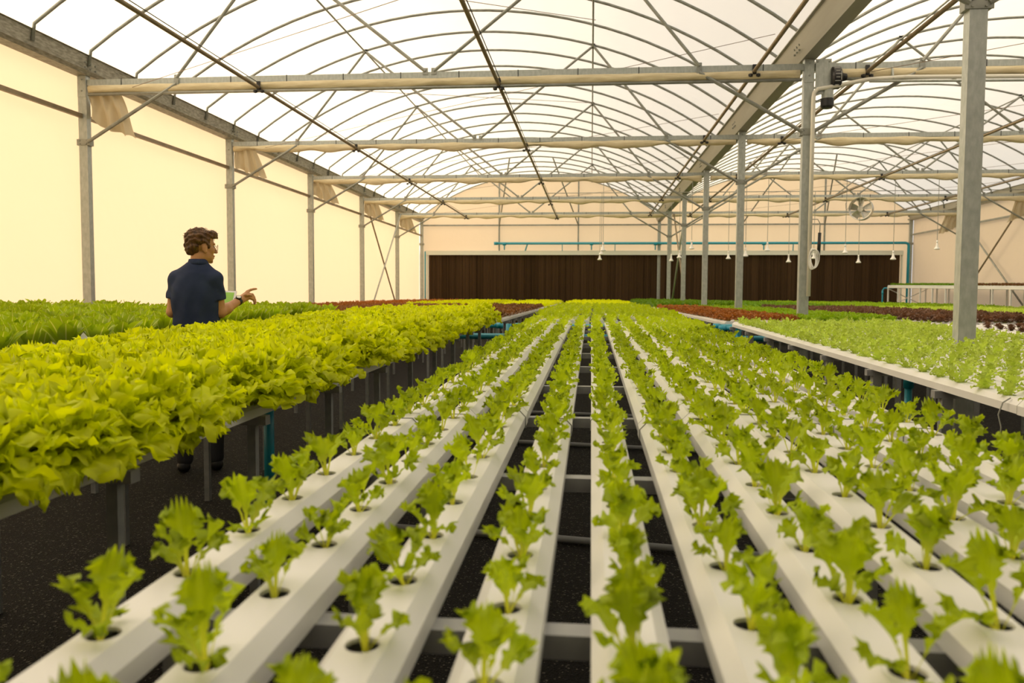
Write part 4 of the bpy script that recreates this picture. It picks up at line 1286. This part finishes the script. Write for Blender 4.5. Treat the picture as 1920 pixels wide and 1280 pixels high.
# shirt
s_ = SDF((-0.32, -0.24, 0.84), (0.34, 0.26, 1.60), 0.007)
s_.ell((-0.004, 0.0, 1.285), (0.172, 0.118, 0.215), None, 0.03).ell((-0.006, 0.0, 1.06), (0.162, 0.122, 0.42), None, 0.05)
s_.cone(SHL, SHR, 0.050, 0.050, 0.04)
s_.cone((0.0, 0.0, 1.44), (0.006, 0.004, 1.50), 0.080, 0.060, 0.05)
s_.cone((-0.035, 0.0, 1.475), SHL, 0.052, 0.052, 0.03).cone((0.045, 0.0, 1.475), SHR, 0.052, 0.052, 0.03)
for SH, EL in ((SHR, ELR), (SHL, ELL)):
    e_ = np.array(SH) + (np.array(EL) - np.array(SH)) * 0.72
    s_.cone(SH, e_, 0.054, 0.062, 0.02)
X, Y, Z = s_.grid()
fold = 0.0045 * np.sin(X * 62 + 3.0 * np.sin(Z * 7) + 1.0) * np.clip((1.42 - Z) * 4, 0, 1) + 0.003 * np.sin(X * 25 - Z * 38) * np.clip(1 - np.abs(Z - 1.0) * 4, 0, 1)
fold = fold + 0.004 * np.sin((Z + X * 1.4) * 55) * np.clip((np.abs(X) - 0.11) * 14, 0, 1) * np.clip(1 - np.abs(Z - 1.33) * 7, 0, 1)
s_.f += fold.astype(np.float32)
ndr = np.array(ELR) - np.array(SHR); ndr /= np.linalg.norm(ndr)
ndl = np.array(ELL) - np.array(SHL); ndl /= np.linalg.norm(ndl)
def cutp(nd, SH, EL, amount, xs):
    p0 = np.array(SH) + (np.array(EL) - np.array(SH)) * amount
    d = (X - p0[0]) * nd[0] + (Y - p0[1]) * nd[1] + (Z - p0[2]) * nd[2]
    return d, xs
dR = (X - SHR[0] - (ELR[0] - SHR[0]) * 0.62) * ndr[0] + (Y - SHR[1] - (ELR[1] - SHR[1]) * 0.62) * ndr[1] + (Z - SHR[2] - (ELR[2] - SHR[2]) * 0.62) * ndr[2]
dL = (X - SHL[0] - (ELL[0] - SHL[0]) * 0.62) * ndl[0] + (Y - SHL[1] - (ELL[1] - SHL[1]) * 0.62) * ndl[1] + (Z - SHL[2] - (ELL[2] - SHL[2]) * 0.62) * ndl[2]
body_only = SDF((-0.32, -0.24, 0.84), (0.34, 0.26, 1.60), 0.007)
body_only.ell((-0.004, 0.0, 1.285), (0.172, 0.118, 0.215), None, 0.03).ell((-0.006, 0.0, 1.06), (0.162, 0.122, 0.42), None, 0.05)
body_only.f += fold.astype(np.float32)
sleeve_cut = np.where(X > 0, dR, dL)
s_.f = np.minimum(np.maximum(s_.f, sleeve_cut), np.where(Z < 1.36, body_only.f, 1.0)).astype(np.float32)
s_.f = np.maximum(s_.f, np.maximum(0.88 - Z + 0.008 * np.sin(X * 30), Z - 1.525 + 0 * X)).astype(np.float32)
shirt = link('polo_shirt', s_.mesh('polo_shirt', M['shirt']), man)
shirt['label'] = 'navy blue short-sleeved polo shirt'
# collar: a folded band around the neck
vs, fs = [], []
nc = 28
for i in range(nc + 1):
    a = -PI * 0.5 + (2 * PI) * i / nc
    ca, sa = math.cos(a), math.sin(a)
    drop = 0.014 * max(0, sa) * 1.5          # lower in front (away from the viewer)
    for rr, zz in ((0.055, 1.515), (0.057, 1.546), (0.061, 1.547), (0.073, 1.512), (0.070, 1.507)):
        vs.append((0.008 + rr * ca * 1.02, 0.006 + rr * sa, zz - drop))
for i in range(nc):
    for j in range(4): fs.append((i * 5 + j, i * 5 + j + 1, (i + 1) * 5 + j + 1, (i + 1) * 5 + j))
link('collar', mesh_np('collar', vs, fs, M['shirt'], None, True), shirt)
# trousers and shoes
s_ = SDF((-0.24, -0.18, 0.02), (0.24, 0.24, 1.02), 0.009)
s_.ell((0, 0, 0.95), (0.150, 0.100, 0.12), None, 0.03)
for sx in (-1, 1):
    s_.cone((sx * 0.085, 0, 0.90), (sx * 0.10, -0.01, 0.50), 0.088, 0.070, 0.02).cone((sx * 0.10, -0.01, 0.50), (sx * 0.105, 0.0, 0.10), 0.070, 0.058, 0.02)
link('trousers', s_.mesh('trousers', M['trouser']), man)
for sx in (-1, 1):
    s_ = SDF((-0.1, -0.12, -0.02), (0.1, 0.24, 0.14), 0.007)
    s_.cone((0, -0.03, 0.045), (0, 0.13, 0.030), 0.047, 0.036, 0.02)
    X, Y, Z = s_.grid(); s_.f = np.maximum(s_.f, 0.003 - Z + 0 * X).astype(np.float32)
    link('shoe', s_.mesh('shoe', M['dark']), man, (sx * 0.112, 0.02, 0))
# hair
s_ = SDF((-0.14, -0.13, 1.52), (0.20, 0.17, 1.80), 0.0045)
s_.ell(hp(-0.020, 0, 0.050), (0.102, 0.088, 0.080), HAX, 0.01).ell(hp(-0.066, 0, 0.000), (0.050, 0.070, 0.075), HAX, 0.015)
s_.ell(hp(0.058, -0.01, 0.088), (0.046, 0.060, 0.032), HAX, 0.012).ell(hp(0.078, -0.02, 0.072), (0.018, 0.034, 0.022), HAX, 0.01)
for sb in (-1, 1):
    s_.ell(hp(0.022, sb * 0.068, 0.014), (0.016, 0.010, 0.034), HAX, 0.008)
X, Y, Z = s_.grid()
rx = ((X - HC[0]) * hfw[0] + (Y - HC[1]) * hfw[1]); rb = ((X - HC[0]) * hlf[0] + (Y - HC[1]) * hlf[1]); rc = Z - HC[2]
s_.f += (0.006 * np.sin(rx * 95 + rc * 60) * np.sin(rb * 110 + 1) + 0.004 * np.sin(rc * 150 + rx * 60 + rb * 130)).astype(np.float32)
face_cut = 0.012 - np.maximum(np.maximum(0.040 - rx, (rc - 0.052)), -1)       # keep the forehead and face free
s_.f = np.maximum(s_.f, np.minimum(rx - 0.036, 0.058 - rc)).astype(np.float32)
ear = np.sqrt(((rx + 0.006) / 0.024) ** 2 + ((rc + 0.014) / 0.036) ** 2 + (0 * rb)) - 1
s_.f = np.maximum(s_.f, np.where(np.abs(rb) > 0.05, -ear * 0.025, -1)).astype(np.float32)
hair_me = s_.mesh('hair', M['hair'])
hair = link('hair', hair_me, man)
mb = MB()
hr = np.random.RandomState(5)
hv = np.array([v.co[:] for v in hair_me.vertices]); hn = np.array([v.normal[:] for v in hair_me.vertices])
sel = hr.choice(np.where(hv[:, 2] > 1.60)[0], 420)
for i in sel:
    p = hv[i]; n_ = hn[i]
    d = n_ * 0.5 + hr.normal(size=3) * 0.45 + np.array((0, 0, 0.25)); d /= np.linalg.norm(d)
    L = hr.uniform(0.008, 0.020)
    e2 = p + d * L + np.array((0, 0, -0.2)) * L * 0.5 + hfw * L * 0.3
    mb.tube([p - n_ * 0.004, p + d * L * 0.6, e2], 0.001, 4, False, radii=[0.0013, 0.0011, 0.0004])
st = link('hair_strands', mb.mesh('hair_strands', M['hair'], True), hair); st['kind'] = 'stuff'
# glasses, eyes
mb = MB()
for sb in (-1, 1):
    c = hp(0.103, sb * 0.033, 0.000)
    ax1 = hlf * math.cos(0.25) - hfw * math.sin(0.25) * sb; ax2 = hup2
    mb.tube([c + ax1 * 0.024 * math.cos(q) + ax2 * 0.022 * math.sin(q) for q in np.linspace(0, 2 * PI, 21)], 0.0013, 6, False)
    mb.tube([hp(0.098, sb * 0.056, 0.008), hp(0.060, sb * 0.072, 0.006), hp(0.0, sb * 0.080, 0.006)], 0.0014, 6)
mb.tube([hp(0.109, -0.010, 0.004), hp(0.113, 0, 0.007), hp(0.109, 0.010, 0.004)], 0.0013, 6)
link('glasses', mb.mesh('glasses', M['glass_frame'], True), man)
for sb in (-1, 1):
    mb = MB().lathe([(0.001, -0.009), (0.0075, -0.005), (0.009, 0), (0.0075, 0.005), (0.001, 0.009)], tuple(hp(0.0735, sb * 0.031, 0.003)), 12)
    link('eye', mb.mesh('eye', M['eye'], True), man)
# watch on the right wrist
wc = np.array(ELR) * 0.13 + np.array(WRR) * 0.87
wd = np.array(WRR) - np.array(ELR); wd /= np.linalg.norm(wd)
mb = MB().tube([wc - wd * 0.011, wc + wd * 0.011], 0.033, 18)
watch = link('wrist_watch', mb.mesh('wrist_watch', M['dark']), man)
fd = np.array((-0.15, -0.75, 0.65)); fd -= wd * (fd @ wd); fd /= np.linalg.norm(fd)
mb = MB().tube([wc + fd * 0.026, wc + fd * 0.040], 0.021, 18)
link('case', mb.mesh('case', M['dark']), watch)
mb = MB().tube([wc + fd * 0.040, wc + fd * 0.0412], 0.016, 18)
link('dial', mb.mesh('dial', M['alu']), watch)
# the tablet he holds
tc_ = Vector((0.150, 0.325, 1.248))
tn = Vector((-0.25, -0.80, 0.55)).normalized(); tu = (Vector((0.12, 0.25, 1)) - tn * Vector((0.12, 0.25, 1)).dot(tn)).normalized(); tr = tu.cross(tn).normalized()
Rm = Matrix((tr, tu, tn)).transposed().to_4x4()
tab = thing('tablet', 'white-edged tablet with a green screen held in front of the man', 'tablet')
tab.matrix_world = Matrix.Translation(MANLOC) @ Matrix.Rotation(MANROT, 4, 'Z') @ Matrix.Translation(tc_) @ Rm
link('case', MB().box((0, 0, 0), (0.25, 0.175, 0.008)).mesh('tablet_case', M['white']), tab)
link('screen', MB().box((0, 0, 0.0045), (0.215, 0.145, 0.002)).mesh('tablet_screen', M['screen']), tab)
# ------------------------------------------------------------------ small fittings
# curtain drive motor on the first middle post
mt = thing('curtain_motor', 'grey bracket with a black geared motor bolted to the first middle post', 'motor', (XM, Y0, 0))
link('bracket', MB().box((0.175, -0.075, 4.215), (0.20, 0.02, 0.46)).mesh('bracket', M['galv']), mt)
mb = MB()
for x in (0.10, 0.25):
    for z in (4.02, 4.41): mb.tube([(x, -0.085, z), (x, -0.095, z)], 0.011, 6)
link('bracket_bolts', mb.mesh('bracket_bolts', M['tube']), mt)['kind'] = 'stuff'
mb = MB().tube([(0.27, -0.05, 4.20), (0.29, -0.05, 4.20), (0.385, -0.05, 4.20), (0.40, -0.05, 4.20)], 0.14, 20, radii=[0.12, 0.145, 0.145, 0.12])
link('gear_housing', mb.mesh('gear_housing', M['dark'], False), mt)
mb = MB()
for i, z in enumerate(np.linspace(4.09, 4.31, 6)):
    mb.box((0.335, -0.05 - math.sqrt(max(0.145 ** 2 - (z - 4.2) ** 2, 0)) - 0.001, z), (0.07 if i % 2 else 0.05, 0.004, 0.006))
mb.box((0.375, -0.196, 4.2), (0.006, 0.004, 0.12))
link('white_scale_marks', mb.mesh('white_scale_marks', M['printing']), mt)['kind'] = 'stuff'
mb = MB()
for i in range(4): mb.tube([(0.405 + i * 0.018, -0.05, 4.21), (0.415 + i * 0.018, -0.05, 4.21)], 0.062 - 0.004 * i, 14)
mb.tube([(0.40, -0.05, 4.21), (0.48, -0.05, 4.21)], 0.045, 12)
link('coupling', mb.mesh('coupling', M['dark']), mt)
link('motor_body', MB().tube([(0.24, -0.05, 4.09), (0.24, -0.05, 3.91)], 0.075, 18).mesh('motor_body', M['galv']), mt)
link('motor_cap', MB().tube([(0.24, -0.05, 3.93), (0.24, -0.05, 3.83), (0.24, -0.05, 3.805)], 0.085, 18, radii=[0.085, 0.085, 0.065]).mesh('motor_cap', M['dark']), mt)
mb = MB()
mb.tube([(0.16, -0.05, 3.93), (0.10, -0.06, 3.90), (0.05, -0.06, 3.92)], 0.008, 6)
link('motor_cable', mb.mesh('motor_cable', M['dark'], True), mt)
# pale conduit up the post and away to the right
cn = thing('conduit', 'pale conduit pipe bending off the first middle post to the right wall', 'conduit', (XM, Y0 - 0.11, 0))
pts = [(0.045, 0, 1.3), (0.045, 0, 3.93), (0.055, 0, 4.00), (0.10, 0, 4.045), (0.2, 0, 4.06), (0.75, 0, 4.16), (1.2, 0, 4.18), (5, 0, 4.13), (BAY - 0.1, 0, 4.12)]
link('pipe', MB().tube(pts, 0.028, 8).mesh('pipe', M['conduit'], True), cn)
link('cable', MB().tube([(0.75, -0.02, 4.13), (3, -0.02, 4.10), (BAY - 0.1, -0.02, 4.06)], 0.018, 6).mesh('cable', M['galv'], True), cn)
for i, x in enumerate((1.05, 3.3, 5.9, 8.4)):
    mb = MB().bar((x, 0.05, ZB - 0.04), (x, 0.0, 4.15), 0.06, 0.02)
    link('hanger', mb.mesh('hanger', M['galv']), cn)
# coil of cable and tool on the post
co = thing('cable_coil', 'white cable coiled on the side of the first middle post', 'cable', (XM + 0.07, Y0 - 0.16, 1.80))
for k in range(4):
    mb = MB().tube([(0.045 * math.cos(a) * (1 + 0.08 * k) + 0.01 * k, 0.02 * math.sin(a * 2 + k) - 0.008 * k, 0.14 * math.sin(a) * (1 - 0.05 * k)) for a in np.linspace(0, 2 * PI, 26)], 0.006, 6, False)
    link('loop', mb.mesh('loop', M['white'], True), co)
hd = thing('float_switch', 'black rod hanging from a bent wire beside the first middle post', 'switch', (XM + 0.16, Y0 - 0.12, 1.85))
link('rod', MB().tube([(0, 0, 0), (0.01, 0, 0.30)], 0.021, 10).mesh('rod', M['dark'], True), hd)
link('wire', MB().tube([(0.01, 0, 0.30), (0.012, 0, 0.42), (-0.02, 0, 0.48), (-0.14, 0.02, 0.48)], 0.006, 6).mesh('wire', M['tube'], True), hd)

# drum fan hanging from the far beam
FY = post_y(3) - 0.25
fan = thing('drum_fan', 'round metal drum fan hanging under a far beam of the right bay', 'fan', (8.10, FY, 3.94))
fan.rotation_euler = (0, 0, math.radians(-28))
nseg = 32
vs, fs = [], []
for i in range(nseg):
    a = 2 * PI * i / nseg
    for rr, yy in ((0.335, -0.16), (0.315, -0.15), (0.315, 0.15), (0.335, 0.16)):
        vs.append((rr * math.cos(a), yy, rr * math.sin(a)))
for i in range(nseg):
    j = (i + 1) % nseg
    for k in range(4): fs.append((i * 4 + k, j * 4 + k, j * 4 + (k + 1) % 4, i * 4 + (k + 1) % 4))
link('drum', mesh_np('drum', vs, fs, M['alu']), fan)
link('hub', MB().tube([(0, -0.09, 0), (0, 0.1, 0)], 0.085, 18).mesh('hub', M['alu']), fan)
for k in range(5):
    a = 2 * PI * k / 5 + 0.3
    vs = []
    for rr, w in ((0.07, 0.05), (0.18, 0.085), (0.295, 0.10)):
        for s in (-1, 1):
            x, z = rr, s * w
            vs.append((x * math.cos(a) - z * math.sin(a), s * 0.05 - 0.02, x * math.sin(a) + z * math.cos(a)))
    vs2 = [(x, y + 0.006, z) for x, y, z in vs]
    fs = [(0, 1, 3, 2), (2, 3, 5, 4), (6, 8, 9, 7), (8, 10, 11, 9), (0, 2, 8, 6), (2, 4, 10, 8), (1, 7, 9, 3), (3, 9, 11, 5), (0, 6, 7, 1), (4, 5, 11, 10)]
    link('blade', mesh_np('blade', vs + vs2, fs, M['alu']), fan)
mb = MB()
for a in (0.4, 0.4 + PI / 2, 0.4 + PI, 0.4 + 1.5 * PI): mb.bar((0.05 * math.cos(a), -0.10, 0.05 * math.sin(a)), (0.325 * math.cos(a), -0.13, 0.325 * math.sin(a)), 0.018, 0.012)
link('spokes', mb.mesh('spokes', M['galv']), fan)['kind'] = 'stuff'
link('hanger', MB().tube([(0, 0, 0.32), (0, 0.05, 0.42)], 0.02, 8).mesh('hanger', M['tube']), fan)
link('cord', MB().tube([(-0.30, -0.05, 0.10), (-0.42, -0.02, -0.02), (-0.44, 0.0, 0.18), (-0.40, 0.15, 0.40)], 0.008, 6).mesh('cord', M['dark'], True), fan)

# hanging heat lamps
lamp_prof = [(0.016, 0.150), (0.020, 0.148), (0.020, 0.105), (0.026, 0.10), (0.030, 0.085), (0.036, 0.05), (0.060, 0.022), (0.070, 0.006), (0.066, -0.008), (0.04, -0.014), (0.004, -0.016)]
shade_me = MB().lathe(lamp_prof, (0, 0, 0), 18).mesh('bulb', M['white'], True)
sock_me = MB().lathe([(0.010, 0.215), (0.020, 0.21), (0.022, 0.15), (0.016, 0.146)], (0, 0, 0), 12).mesh('socket', M['white'], True)
def unproj(px, py, Y):
    u0, v0 = px - 960, py - 640
    u = u0 * math.cos(ROLL) + v0 * math.sin(ROLL); v = -u0 * math.sin(ROLL) + v0 * math.cos(ROLL)
    xc, up = u / F_PX, -v / F_PX
    yc = math.cos(PITCH) + up * math.sin(PITCH); z = -math.sin(PITCH) + up * math.cos(PITCH)
    x = xc * math.cos(YAW) - yc * math.sin(YAW); y = xc * math.sin(YAW) + yc * math.cos(YAW)
    return Vector((x * Y / y, Y, z * Y / y + CAMZ))
lamps = [(1129, 468, 0), (1126, 475, 1), (1123, 485, 2), (1295, 463, 0), (1272, 480, 1), (1257, 486, 2), (1364, 481, 1), (1396, 476, 0), (1437, 465, 0), (1477, 486, 1), (1524, 479, 1), (1583, 468, 0), (1608, 486, 1), (1673, 479, 0), (1755, 459, 0)]
for i, (px, py, dk) in enumerate(lamps):
    Y = (post_y(2) - 0.02, post_y(2) + 2.4, post_y(3) - 0.02)[dk]
    p = unproj(px, py, Y)
    t = thing('heat_lamp', f'white heat lamp bulb hanging on a thin cord, {ordw(i + 1)} listed from the left', 'lamp', p, group='hanging heat lamps')
    link('bulb', shade_me, t); link('socket', sock_me, t)
    top = (ZB - 0.03 if dk != 1 else 4.215) - p.z
    link('cord', MB().tube([(0, 0, 0.21), (0, 0, top)], 0.007, 6).mesh('cord', M['tube']), t)
srt = sorted([o for o in COL.objects if o.name.startswith('heat_lamp')], key=lambda o: o.location.x / o.location.y)
for i, o in enumerate(srt): o['label'] = f'white heat lamp bulb hanging on a thin cord, {ordw(i + 1)} of the lamps from the left'
# thin line the second row of lamps hangs from
o = link('lamp_line', MB().tube([(-1.35, post_y(2) + 2.4, 4.215), (XR - 0.1, post_y(2) + 2.4, 4.215)], 0.012, 6).mesh('lamp_line', M['tube'], True))
tag(o, 'thin line across the house that the lower heat lamps hang from', 'cable')

# fallen leaves on the dark ground
for i, (x, y, lab) in enumerate(((-1.02, 3.75, 'small fallen yellow leaf on the dark ground, the left of two'), (-0.80, 4.15, 'small fallen yellow leaf on the dark ground, the right of two'))):
    g = young_plant(700 + i)[3]
    o = link('fallen_leaf', mesh_np('fallen_leaf', g[0], g[1], M['oak'], g[2], True), None, (x, y, 0.012), (1.3, 0.2, i * 2.0))
    tag(o, lab, 'leaf', 'fallen leaves')
# root hanging off the edge of the right table
rp = Vector((1.672, 3.42, zt1(3.42) - 0.03))
o = link('hanging_root', MB().tube([(0.02, 0, 0.03), (-0.01, 0.0, 0.01), (-0.02, 0.01, -0.04), (-0.012, 0.0, -0.09), (-0.02, -0.01, -0.13)], 0.003, 6).mesh('hanging_root', M['tube'], True), None, rp)
tag(o, 'thin dark root dangling over the edge of the right table', 'root')
